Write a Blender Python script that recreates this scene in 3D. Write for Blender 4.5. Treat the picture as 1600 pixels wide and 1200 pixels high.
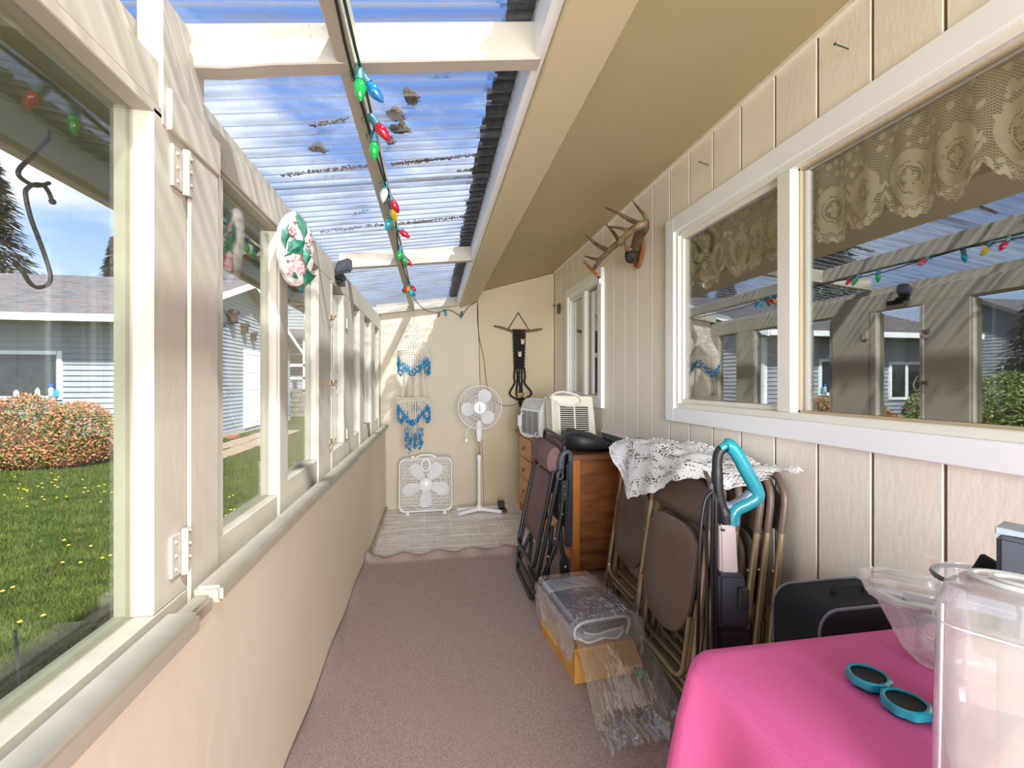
import bpy, bmesh, math, random
from mathutils import Vector, Matrix, noise
random.seed(7)
PI = math.pi
for o in list(bpy.data.objects): bpy.data.objects.remove(o)
SC = bpy.context.scene
COL = SC.collection

# ------------------------------------------------------------------ camera
cd = bpy.data.cameras.new('camera'); cam = bpy.data.objects.new('camera', cd); COL.objects.link(cam)
SC.camera = cam
cd.sensor_width = 36; cd.lens = 16.0; cd.clip_start = .02; cd.clip_end = 300
YAW = math.atan(125/711.1)
cam.location = (0, 0, 1.3); cam.rotation_euler = (PI/2, 0, -YAW)
cd.shift_y = -2/1600

# ------------------------------------------------------------------ world, sun, exposure
SC.view_settings.view_transform = 'Standard'; SC.view_settings.look = 'None'
SC.view_settings.gamma = 1; SC.view_settings.use_curve_mapping = False
SC.view_settings.exposure = 1.87
SC.cycles.max_bounces = 10; SC.cycles.transparent_max_bounces = 24; SC.cycles.diffuse_bounces = 8
SC.cycles.glossy_bounces = 5; SC.cycles.caustics_reflective = False; SC.cycles.caustics_refractive = False
SC.cycles.sample_clamp_indirect = 6

def lin(c):
    return tuple(((v/255)/12.92 if v/255 <= .04045 else ((v/255+.055)/1.055)**2.4) for v in c[:3]) + (1,)

W = bpy.data.worlds.new('sky'); SC.world = W; W.use_nodes = True
nt = W.node_tree; nt.nodes.clear()
def nn(nt, t, **k):
    n = nt.nodes.new(t)
    for a, b in k.items(): setattr(n, a, b)
    return n
L = nt.links.new
tc = nn(nt, 'ShaderNodeTexCoord'); mp = nn(nt, 'ShaderNodeMapping'); mp.inputs['Scale'].default_value = (1, 1, 2.2)
L(tc.outputs['Generated'], mp.inputs[0])
nz = nn(nt, 'ShaderNodeTexNoise'); nz.inputs['Scale'].default_value = 2.6; nz.inputs['Detail'].default_value = 7; nz.inputs['Roughness'].default_value = .55
L(mp.outputs[0], nz.inputs['Vector'])
rp = nn(nt, 'ShaderNodeValToRGB'); rp.color_ramp.elements[0].position = .42; rp.color_ramp.elements[1].position = .58
sx = nn(nt, 'ShaderNodeSeparateXYZ'); L(tc.outputs['Generated'], sx.inputs[0])
hr = nn(nt, 'ShaderNodeValToRGB'); hr.color_ramp.elements[0].position = 0.0; hr.color_ramp.elements[0].color = lin((176, 194, 216))
hr.color_ramp.elements[1].position = .75; hr.color_ramp.elements[1].color = lin((56, 94, 152))
e = hr.color_ramp.elements.new(.3); e.color = lin((104, 138, 188))
L(sx.outputs['Z'], hr.inputs[0])
el = nn(nt, 'ShaderNodeMapRange'); el.inputs[1].default_value = .38; el.inputs[2].default_value = .62; el.inputs[3].default_value = .03; el.inputs[4].default_value = -.10; L(sx.outputs['Z'], el.inputs[0])
ad = nn(nt, 'ShaderNodeMath', operation='ADD'); L(nz.outputs['Fac'], ad.inputs[0]); L(el.outputs[0], ad.inputs[1]); L(ad.outputs[0], rp.inputs[0])
mx = nn(nt, 'ShaderNodeMix', data_type='RGBA'); L(rp.outputs[0], mx.inputs[0]); L(hr.outputs[0], mx.inputs[6]); mx.inputs[7].default_value = lin((188, 194, 204))
bg = nn(nt, 'ShaderNodeBackground'); bg.inputs[1].default_value = .70; L(mx.outputs[2], bg.inputs[0])
wo = nn(nt, 'ShaderNodeOutputWorld'); L(bg.outputs[0], wo.inputs[0])

sl = bpy.data.lights.new('sun', 'SUN'); sun = bpy.data.objects.new('sun', sl); COL.objects.link(sun)
sl.energy = 3.4; sl.angle = math.radians(2.6); sl.color = (1, .98, .95)
sun.location = (4, -7, 9)
sun.rotation_euler = Vector((-.47, .8, -1)).to_track_quat('-Z', 'Y').to_euler()

# added fill lamp beyond the open near end, brightening the porch interior
al = bpy.data.lights.new('fill_light', 'AREA'); ao = bpy.data.objects.new('fill_light', al); COL.objects.link(ao)
al.shape = 'RECTANGLE'; al.size = 2.6; al.size_y = 2.2; al.energy = 165; al.color = (.98, .985, 1)
ao.location = (.5, -3.6, 1.45); ao.rotation_euler = (PI/2, 0, 0)

# ------------------------------------------------------------------ materials
MATS = {}
def M(name, col, rough=.6, metal=0, var=.08, scale=6, bump=0, bscale=60, stretch=(1, 1, 1), col2=None, spec=.5, coat=0, detail=4, trans=0):
    if name in MATS: return MATS[name]
    m = bpy.data.materials.new(name); m.use_nodes = True; t = m.node_tree; N = t.nodes; b = N['Principled BSDF']
    c = lin(col)
    b.inputs['Roughness'].default_value = rough; b.inputs['Metallic'].default_value = metal
    b.inputs['Specular IOR Level'].default_value = spec; b.inputs['Coat Weight'].default_value = coat
    tc = nn(t, 'ShaderNodeTexCoord'); mp = nn(t, 'ShaderNodeMapping'); mp.inputs['Scale'].default_value = stretch
    t.links.new(tc.outputs['Object'], mp.inputs[0])
    n = nn(t, 'ShaderNodeTexNoise'); n.inputs['Scale'].default_value = scale; n.inputs['Detail'].default_value = detail
    t.links.new(mp.outputs[0], n.inputs['Vector'])
    r = nn(t, 'ShaderNodeValToRGB'); r.color_ramp.elements[0].position = .3; r.color_ramp.elements[1].position = .7
    r.color_ramp.elements[0].color = tuple(max(0, v*(1-var)) for v in c[:3]) + (1,)
    r.color_ramp.elements[1].color = (lin(col2) if col2 else tuple(min(1, v*(1+var)) for v in c[:3]) + (1,))
    t.links.new(n.outputs['Fac'], r.inputs[0]); t.links.new(r.outputs[0], b.inputs['Base Color'])
    if bump:
        n2 = nn(t, 'ShaderNodeTexNoise'); n2.inputs['Scale'].default_value = bscale; n2.inputs['Detail'].default_value = 3
        t.links.new(mp.outputs[0], n2.inputs['Vector'])
        bp = nn(t, 'ShaderNodeBump'); bp.inputs['Strength'].default_value = min(1, bump); bp.inputs['Distance'].default_value = .004
        t.links.new(n2.outputs['Fac'], bp.inputs['Height']); t.links.new(bp.outputs[0], b.inputs['Normal'])
    if trans: b.inputs['Transmission Weight'].default_value = trans
    MATS[name] = m
    return m

beamp   = M('beam_paint', (208, 194, 156), .55, bump=.25, bscale=30, stretch=(1, .2, 1), var=.05, scale=3)
cream   = M('cream_paint', (184, 176, 160), .55, bump=.25, bscale=30, stretch=(1, 1, .25), var=.05, scale=3)
creamH  = M('cream_paint_beam', (186, 178, 160), .55, bump=.25, bscale=30, stretch=(1, .2, 1), var=.05, scale=3)
tanwall = M('tan_wall_paint', (238, 226, 202), .6, bump=.3, bscale=25, stretch=(1, .6, .6), var=.05, scale=2)
backp   = M('back_wall_paint', (204, 192, 168), .6, bump=.15, bscale=14, var=.05, scale=1.5)
backp2  = M('back_wall_panel_paint', (196, 182, 150), .6, bump=.15, bscale=14, var=.05, scale=1.5)
siding  = M('siding_paint', (240, 232, 218), .6, bump=.22, bscale=40, stretch=(1, 1.6, .6), var=.04, scale=3)
groove  = M('groove_paint', (118, 102, 74), .7)
soffitm = M('soffit_paint', (184, 170, 130), .6, bump=.1, bscale=14, var=.05, scale=1.6)
white   = M('white_trim', (244, 247, 250), .4, var=.02)
vinyl   = M('white_vinyl', (232, 230, 222), .35, var=.02)
wplast  = M('white_plastic', (236, 236, 236), .35, var=.02)
acw     = M('ac_white', (232, 231, 226), .4, var=.03)
acb     = M('ac_cream', (226, 221, 205), .45, var=.03)
black   = M('black_metal', (26, 27, 29), .38, var=.1)
blackp  = M('black_plastic', (30, 31, 35), .45, var=.15)
blackf  = M('black_fabric', (22, 24, 34), .8, bump=.4, bscale=300, var=.15)
dark    = M('dark_gap', (40, 34, 28), .9)
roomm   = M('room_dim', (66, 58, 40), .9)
chrome  = M('chrome', (200, 200, 200), .2, metal=1)
steel   = M('tan_tube_enamel', (166, 148, 116), .3, metal=.4, var=.12, scale=14, coat=.3)
brownp  = M('brown_enamel', (112, 94, 84), .38, var=.1, scale=5, bump=.05)
recl    = M('mauve_mesh_fabric', (118, 92, 90), .8, bump=.5, bscale=400, var=.08)
wood    = M('dresser_wood', (132, 80, 44), .4, var=.25, scale=5, stretch=(1, 1, 6), col2=(164, 102, 54), coat=.2)
woodt   = M('dresser_top_wood', (132, 84, 54), .45, var=.2, scale=5, stretch=(6, 1, 1), coat=.2)
woodf   = M('dresser_front_wood', (196, 140, 92), .45, var=.15, scale=6, stretch=(1, 1, 5), coat=.15)
woodl   = M('dresser_leg_wood', (196, 122, 52), .4, var=.12, scale=6)
brass   = M('dull_brass', (120, 92, 60), .4, metal=.8)
antler  = M('antler_horn', (84, 66, 46), .5, var=.35, scale=18, col2=(134, 112, 80), bump=.4, bscale=60)
plaquew = M('mount_wood', (138, 74, 38), .3, var=.2, scale=20, coat=.5)
hide    = M('dark_skull', (48, 40, 34), .7, var=.3, scale=30, bump=.6)
teal    = M('teal_plastic', (30, 148, 162), .25, var=.04, coat=.4)
silver  = M('silver_tube', (222, 214, 210), .3, metal=.35)
cardb   = M('cardboard', (196, 142, 66), .8, var=.1)
yellow  = M('yellow_card', (236, 186, 30), .7)
bluefab = M('slate_blue_fabric', (104, 114, 146), .75, bump=.3, bscale=200, var=.08)
palefab = M('pale_blue_fabric', (190, 202, 220), .75, var=.06, scale=12)
pink    = M('pink_cloth', (236, 106, 168), .75, bump=.25, bscale=500, var=.03)
shellw  = M('shell_white', (236, 228, 212), .4, var=.12, scale=60)
shellb  = M('shell_blue', (36, 138, 190), .35, var=.25, scale=60)
drift   = M('driftwood', (118, 96, 70), .8, var=.25, scale=30, bump=.5)
cordb   = M('black_cord', (32, 26, 24), .85, var=.2, bump=.6, bscale=200)
greenc  = M('green_wire', (38, 66, 56), .6)
sockc   = M('socket_teal', (52, 108, 112), .45)
moss    = M('moss', (70, 56, 34), .95, var=.5, scale=40, col2=(112, 92, 52), bump=1, bscale=90)
plaster = M('plaque_plaster', (176, 160, 152), .7, var=.2, scale=60, col2=(214, 204, 198), bump=.6, bscale=60)
leafg   = M('plaque_green', (18, 96, 72), .5, var=.35, scale=60)
pinkp   = M('plaque_pink', (206, 150, 150), .6, var=.2, scale=40)
redbr   = M('plaque_brown', (112, 58, 48), .6)
iron    = M('dark_iron', (30, 32, 34), .5)
carpetm = M('carpet_pile', (158, 136, 130), .97, var=.24, scale=330, col2=(214, 194, 186), bump=.9, bscale=420, spec=.1)
shing   = M('shingles', (92, 90, 94), .95, var=.25, scale=10, bump=.6, bscale=50)
shingd  = M('shingle_edge', (58, 52, 48), .95, var=.3, scale=20)
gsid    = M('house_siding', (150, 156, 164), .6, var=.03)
glassd  = M('far_window_glass', (38, 44, 44), .08, var=.3, spec=.8)
stone   = M('retaining_block', (120, 116, 108), .9, var=.3, scale=8, bump=.6)
leafm   = M('leaf_green', (72, 98, 40), .6, var=.5, scale=7, col2=(120, 142, 62))
leaflt  = M('leaf_light_green', (126, 146, 56), .6, var=.4, scale=7, col2=(170, 178, 84))
leafo   = M('leaf_orange', (186, 100, 58), .6, var=.25, scale=9, col2=(214, 148, 104))
conif   = M('conifer_needles', (48, 62, 38), .8, var=.5, scale=4, col2=(84, 98, 56))
bark    = M('bark', (78, 62, 50), .9, var=.3, scale=10)
dand    = M('dandelion_yellow', (242, 214, 30), .6)
greyp   = M('grey_plastic', (72, 76, 84), .4)
bluegr  = M('light_grey_plastic', (150, 164, 176), .4)
green   = M('green_leaf_token', (52, 168, 96), .5)
redh    = M('wood_handle', (176, 120, 60), .5)
label_m = M('sticker', (178, 184, 188), .6, var=.25, scale=120)
labeld  = M('dark_badge', (48, 48, 52), .5)
concrete= M('patio_stone', (178, 170, 156), .9, var=.15, scale=8)
brickm  = M('red_brick', (164, 96, 80), .9)

def tree_mat(name):
    m = bpy.data.materials.new(name); m.use_nodes = True; t = m.node_tree; t.nodes.clear(); return m, t

def bulb(name, col):
    m, t = tree_mat(name)
    p = nn(t, 'ShaderNodeBsdfPrincipled'); p.inputs['Base Color'].default_value = lin(col); p.inputs['Roughness'].default_value = .08
    p.inputs['Transmission Weight'].default_value = .45; p.inputs['Coat Weight'].default_value = .5
    o = nn(t, 'ShaderNodeOutputMaterial'); t.links.new(p.outputs[0], o.inputs[0]); return m
BULB = {k: bulb('bulb_' + k, c) for k, c in dict(green=(20, 190, 80), blue=(20, 130, 190), red=(210, 20, 50), clear=(225, 232, 228), cyan=(20, 190, 200), yellow=(240, 200, 20), orange=(245, 140, 20)).items()}

def schlick(t, f0=.04):
    w = nn(t, 'ShaderNodeLayerWeight'); w.inputs[0].default_value = .5
    p = nn(t, 'ShaderNodeMath', operation='POWER'); p.inputs[1].default_value = 5; t.links.new(w.outputs['Facing'], p.inputs[0])
    q = nn(t, 'ShaderNodeMath', operation='MULTIPLY_ADD', use_clamp=True); q.inputs[1].default_value = 1-f0; q.inputs[2].default_value = f0; t.links.new(p.outputs[0], q.inputs[0])
    return q.outputs[0]
def glass_mat(name, base, scale_f, tint=(1, 1, 1, 1), dirt=0):
    m, t = tree_mat(name)
    lw = schlick(t)
    ma = nn(t, 'ShaderNodeMath', operation='MULTIPLY_ADD', use_clamp=True); ma.inputs[1].default_value = scale_f; ma.inputs[2].default_value = base
    t.links.new(lw, ma.inputs[0])
    tr = nn(t, 'ShaderNodeBsdfTransparent'); tr.inputs[0].default_value = tint
    gl = nn(t, 'ShaderNodeBsdfGlossy'); gl.inputs['Roughness'].default_value = 0.0; gl.inputs[0].default_value = (1, 1, 1, 1)
    mx = nn(t, 'ShaderNodeMixShader'); t.links.new(ma.outputs[0], mx.inputs[0]); t.links.new(tr.outputs[0], mx.inputs[1]); t.links.new(gl.outputs[0], mx.inputs[2])
    last = mx
    if dirt:
        n = nn(t, 'ShaderNodeTexNoise'); n.inputs['Scale'].default_value = 9; tcn = nn(t, 'ShaderNodeTexCoord'); t.links.new(tcn.outputs['Object'], n.inputs['Vector'])
        mm = nn(t, 'ShaderNodeMath', operation='MULTIPLY'); mm.inputs[1].default_value = dirt; t.links.new(n.outputs['Fac'], mm.inputs[0])
        df = nn(t, 'ShaderNodeBsdfDiffuse'); df.inputs[0].default_value = (.8, .8, .75, 1)
        m2 = nn(t, 'ShaderNodeMixShader'); t.links.new(mm.outputs[0], m2.inputs[0]); t.links.new(mx.outputs[0], m2.inputs[1]); t.links.new(df.outputs[0], m2.inputs[2]); last = m2
    o = nn(t, 'ShaderNodeOutputMaterial'); t.links.new(last.outputs[0], o.inputs[0]); return m
glassL = glass_mat('porch_window_glass', .035, 1.0, (.97, .98, .97, 1), .012)
glassH = glass_mat('house_window_glass', .21, 1.0, (.97, .98, .97, 1))
clearp = glass_mat('clear_plastic', .05, 1.5, (.93, .93, .95, 1), .22)
film   = glass_mat('plastic_film', .10, 2.2, (.97, .98, .99, 1), .22)

def roof_mat():
    m, t = tree_mat('corrugated_plastic')
    tcn = nn(t, 'ShaderNodeTexCoord'); sp = nn(t, 'ShaderNodeSeparateXYZ'); t.links.new(tcn.outputs['Object'], sp.inputs[0])
    # dirt in the valleys, banded also to stand in for refracted light streaks
    a = nn(t, 'ShaderNodeMath', operation='MULTIPLY'); a.inputs[1].default_value = 2*PI/.067; t.links.new(sp.outputs['Y'], a.inputs[0])
    s = nn(t, 'ShaderNodeMath', operation='SINE'); t.links.new(a.outputs[0], s.inputs[0])
    v = nn(t, 'ShaderNodeMapRange'); v.inputs[1].default_value = .05; v.inputs[2].default_value = -1; v.inputs[3].default_value = 0; v.inputs[4].default_value = 1
    t.links.new(s.outputs[0], v.inputs[0])
    mp = nn(t, 'ShaderNodeMapping'); mp.inputs['Scale'].default_value = (2.2, 14, 1); t.links.new(tcn.outputs['Object'], mp.inputs[0])
    n = nn(t, 'ShaderNodeTexNoise'); n.inputs['Scale'].default_value = 1.6; n.inputs['Detail'].default_value = 8; t.links.new(mp.outputs[0], n.inputs['Vector'])
    r = nn(t, 'ShaderNodeMapRange'); r.inputs[1].default_value = .42; r.inputs[2].default_value = .68; r.inputs[3].default_value = .34; r.inputs[4].default_value = 1; t.links.new(n.outputs['Fac'], r.inputs[0])
    d = nn(t, 'ShaderNodeMath', operation='MULTIPLY'); t.links.new(v.outputs[0], d.inputs[0]); t.links.new(r.outputs[0], d.inputs[1])
    n3 = nn(t, 'ShaderNodeTexNoise'); n3.inputs['Scale'].default_value = 120; n3.inputs['Detail'].default_value = 3; t.links.new(tcn.outputs['Object'], n3.inputs['Vector'])
    r3 = nn(t, 'ShaderNodeMapRange'); r3.inputs[1].default_value = .60; r3.inputs[2].default_value = .72; r3.inputs[3].default_value = 0; r3.inputs[4].default_value = .55; t.links.new(n3.outputs['Fac'], r3.inputs[0])
    d2 = nn(t, 'ShaderNodeMath', operation='MAXIMUM'); t.links.new(d.outputs[0], d2.inputs[0]); t.links.new(r3.outputs[0], d2.inputs[1])
    d3 = nn(t, 'ShaderNodeMath', operation='MULTIPLY_ADD', use_clamp=True); d3.inputs[1].default_value = .72; t.links.new(d2.outputs[0], d3.inputs[0])
    n4 = nn(t, 'ShaderNodeTexNoise'); n4.inputs['Scale'].default_value = 3; n4.inputs['Detail'].default_value = 5; t.links.new(mp.outputs[0], n4.inputs['Vector'])
    v4 = nn(t, 'ShaderNodeMapRange'); v4.inputs[1].default_value = -.2; v4.inputs[2].default_value = .5; v4.inputs[3].default_value = .05; v4.inputs[4].default_value = 1.1  # painted ridge bands stand in for light refracted by the corrugation
    t.links.new(s.outputs[0], v4.inputs[0])
    m4 = nn(t, 'ShaderNodeMath', operation='MULTIPLY'); t.links.new(v4.outputs[0], m4.inputs[0]); t.links.new(n4.outputs['Fac'], m4.inputs[1]); t.links.new(m4.outputs[0], d3.inputs[2])
    tr = nn(t, 'ShaderNodeBsdfTransparent'); tr.inputs[0].default_value = (.86, .91, .98, 1)
    df = nn(t, 'ShaderNodeBsdfDiffuse'); df.inputs[0].default_value = lin((120, 118, 118))
    tl = nn(t, 'ShaderNodeBsdfTranslucent'); tl.inputs[0].default_value = lin((150, 142, 132))
    mD = nn(t, 'ShaderNodeMixShader'); mD.inputs[0].default_value = .5; t.links.new(df.outputs[0], mD.inputs[1]); t.links.new(tl.outputs[0], mD.inputs[2])
    m1 = nn(t, 'ShaderNodeMixShader'); t.links.new(d3.outputs[0], m1.inputs[0]); t.links.new(tr.outputs[0], m1.inputs[1]); t.links.new(mD.outputs[0], m1.inputs[2])
    fr = schlick(t)
    gl = nn(t, 'ShaderNodeBsdfGlossy'); gl.inputs['Roughness'].default_value = .12
    m2 = nn(t, 'ShaderNodeMixShader'); t.links.new(fr, m2.inputs[0]); t.links.new(m1.outputs[0], m2.inputs[1]); t.links.new(gl.outputs[0], m2.inputs[2])
    o = nn(t, 'ShaderNodeOutputMaterial'); t.links.new(m2.outputs[0], o.inputs[0]); return m
roofm = roof_mat()

def tile_mat():
    m = M('vinyl_tile', (222, 208, 196), .3, var=.1, scale=4, stretch=(1.4, 4, 1), col2=(252, 253, 252), coat=.2, detail=6)
    return m
tilem = tile_mat(); grout = M('tile_joint', (254, 254, 252), .5)

def grass_mat():
    m = M('lawn', (50, 66, 18), .9, var=.3, scale=3, stretch=(1, 2.5, 1), col2=(76, 88, 34), bump=1, bscale=60, spec=.15, detail=8); return m
lawnm = grass_mat(); bladem = M('grass_blade', (56, 78, 18), .7, var=.45, scale=2.5, stretch=(1, 2.5, 1), col2=(96, 108, 42), spec=.2)

def lace_mat(name, col, uv=True, hole=.5):
    m, t = tree_mat(name); K = t.links.new
    def math_(op, a, b=None, cl=False):
        n = nn(t, 'ShaderNodeMath', operation=op, use_clamp=cl)
        for i, q in enumerate((a, b)):
            if q is None: continue
            if isinstance(q, (int, float)): n.inputs[i].default_value = q
            else: K(q, n.inputs[i])
        return n.outputs[0]
    tcn = nn(t, 'ShaderNodeTexCoord'); sp = nn(t, 'ShaderNodeSeparateXYZ'); K(tcn.outputs['UV'], sp.inputs[0])
    U, V = sp.outputs[0], sp.outputs[1]
    fu = math_('SUBTRACT', math_('FRACT', U), .5)
    # net of small holes
    def net(k, th):
        a = math_('ABSOLUTE', math_('SINE', math_('MULTIPLY', math_('ADD', U, math_('MULTIPLY', V, 2.2)), k)))
        b = math_('ABSOLUTE', math_('SINE', math_('MULTIPLY', math_('SUBTRACT', U, math_('MULTIPLY', V, 2.2)), k)))
        return math_('GREATER_THAN', math_('MULTIPLY', a, b), th)          # 1 = hole
    netf = net(46, .42)
    # medallion: ellipse distance
    dx = math_('MULTIPLY', fu, 2.0); dy = math_('MULTIPLY', math_('SUBTRACT', V, .40), 2.9)
    rr = math_('SQRT', math_('ADD', math_('MULTIPLY', dx, dx), math_('MULTIPLY', dy, dy)))
    ang = math_('ARCTAN2', dy, dx)
    petal = math_('LESS_THAN', rr, math_('ADD', .10, math_('MULTIPLY', math_('ABSOLUTE', math_('COSINE', math_('MULTIPLY', ang, 2))), .16)))
    ring = math_('MULTIPLY', math_('GREATER_THAN', rr, .36), math_('LESS_THAN', rr, .82))
    ringl = math_('LESS_THAN', math_('ABSOLUTE', math_('SUBTRACT', rr, .46)), .03)
    vo = nn(t, 'ShaderNodeTexVoronoi'); vo.inputs['Scale'].default_value = 3.4
    mpv = nn(t, 'ShaderNodeMapping'); mpv.inputs['Scale'].default_value = (1.5, 2.6, 1); K(tcn.outputs['UV'], mpv.inputs[0]); K(mpv.outputs[0], vo.inputs['Vector'])
    flower = math_('LESS_THAN', vo.outputs['Distance'], .36)
    hem = math_('LESS_THAN', V, .10)
    vo2 = nn(t, 'ShaderNodeTexVoronoi'); vo2.inputs['Scale'].default_value = 7; K(mpv.outputs[0], vo2.inputs['Vector'])
    hemf = math_('MULTIPLY', hem, math_('LESS_THAN', vo2.outputs['Distance'], .42))
    solid = math_('MAXIMUM', math_('MAXIMUM', petal, math_('SUBTRACT', ring, ringl, True)), math_('MAXIMUM', flower, hemf))
    hole_ = math_('MULTIPLY', netf, math_('SUBTRACT', 1, solid, True))
    al = math_('SUBTRACT', 1, math_('MULTIPLY', hole_, .95), True)
    al = math_('MULTIPLY', al, math_('ADD', .82, math_('MULTIPLY', solid, .18)))
    d = nn(t, 'ShaderNodeBsdfDiffuse'); d.inputs[0].default_value = lin(col)
    tl = nn(t, 'ShaderNodeBsdfTranslucent'); tl.inputs[0].default_value = lin(col)
    md = nn(t, 'ShaderNodeMixShader'); md.inputs[0].default_value = .3; K(d.outputs[0], md.inputs[1]); K(tl.outputs[0], md.inputs[2])
    tr = nn(t, 'ShaderNodeBsdfTransparent')
    mx = nn(t, 'ShaderNodeMixShader'); K(al, mx.inputs[0]); K(tr.outputs[0], mx.inputs[1]); K(md.outputs[0], mx.inputs[2])
    o = nn(t, 'ShaderNodeOutputMaterial'); K(mx.outputs[0], o.inputs[0]); return m
lacem = lace_mat('valance_lace', (248, 244, 214))

def crochet_mat():
    m, t = tree_mat('crochet_lace'); K = t.links.new
    tcn = nn(t, 'ShaderNodeTexCoord')
    mp = nn(t, 'ShaderNodeMapping'); mp.inputs['Scale'].default_value = (70, 34, 1); K(tcn.outputs['UV'], mp.inputs[0])
    vo = nn(t, 'ShaderNodeTexVoronoi'); vo.inputs['Scale'].default_value = 1.0; vo.inputs['Randomness'].default_value = .45; K(mp.outputs[0], vo.inputs['Vector'])
    mp2 = nn(t, 'ShaderNodeMapping'); mp2.inputs['Scale'].default_value = (7, 9, 1); K(tcn.outputs['UV'], mp2.inputs[0])
    nz = nn(t, 'ShaderNodeTexNoise'); nz.inputs['Scale'].default_value = 1; K(mp2.outputs[0], nz.inputs['Vector'])
    th = nn(t, 'ShaderNodeMapRange'); th.inputs[1].default_value = .38; th.inputs[2].default_value = .60; th.inputs[3].default_value = .06; th.inputs[4].default_value = .42; K(nz.outputs['Fac'], th.inputs[0])
    g = nn(t, 'ShaderNodeMath', operation='LESS_THAN'); K(vo.outputs['Distance'], g.inputs[0]); K(th.outputs[0], g.inputs[1])
    d = nn(t, 'ShaderNodeBsdfDiffuse'); d.inputs[0].default_value = lin((242, 242, 242))
    bp = nn(t, 'ShaderNodeBump'); bp.inputs['Distance'].default_value = .003; bp.inputs['Strength'].default_value = .8; K(vo.outputs['Distance'], bp.inputs['Height']); K(bp.outputs[0], d.inputs['Normal'])
    tr = nn(t, 'ShaderNodeBsdfTransparent')
    mx = nn(t, 'ShaderNodeMixShader'); K(g.outputs[0], mx.inputs[0]); K(d.outputs[0], mx.inputs[1]); K(tr.outputs[0], mx.inputs[2])
    o = nn(t, 'ShaderNodeOutputMaterial'); K(mx.outputs[0], o.inputs[0]); return m
crochet = crochet_mat()

def roofshing_mat():
    m, t = tree_mat('mossy_shingles'); K = t.links.new
    tcn = nn(t, 'ShaderNodeTexCoord'); mp = nn(t, 'ShaderNodeMapping'); mp.inputs['Scale'].default_value = (2, 9, 1); K(tcn.outputs['Object'], mp.inputs[0])
    n = nn(t, 'ShaderNodeTexNoise'); n.inputs['Scale'].default_value = 1.4; n.inputs['Detail'].default_value = 8; K(mp.outputs[0], n.inputs['Vector'])
    r = nn(t, 'ShaderNodeValToRGB'); e = r.color_ramp.elements; e[0].position = .3; e[0].color = lin((70, 70, 76)); e[1].position = .55; e[1].color = lin((112, 110, 112))
    q = e.new(.66); q.color = lin((120, 92, 74)); q = e.new(.74); q.color = lin((150, 92, 58)); K(n.outputs['Fac'], r.inputs[0])
    p = nn(t, 'ShaderNodeBsdfPrincipled'); p.inputs['Roughness'].default_value = .95; K(r.outputs[0], p.inputs['Base Color'])
    o = nn(t, 'ShaderNodeOutputMaterial'); K(p.outputs[0], o.inputs[0]); return m
mshing = roofshing_mat()

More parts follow.
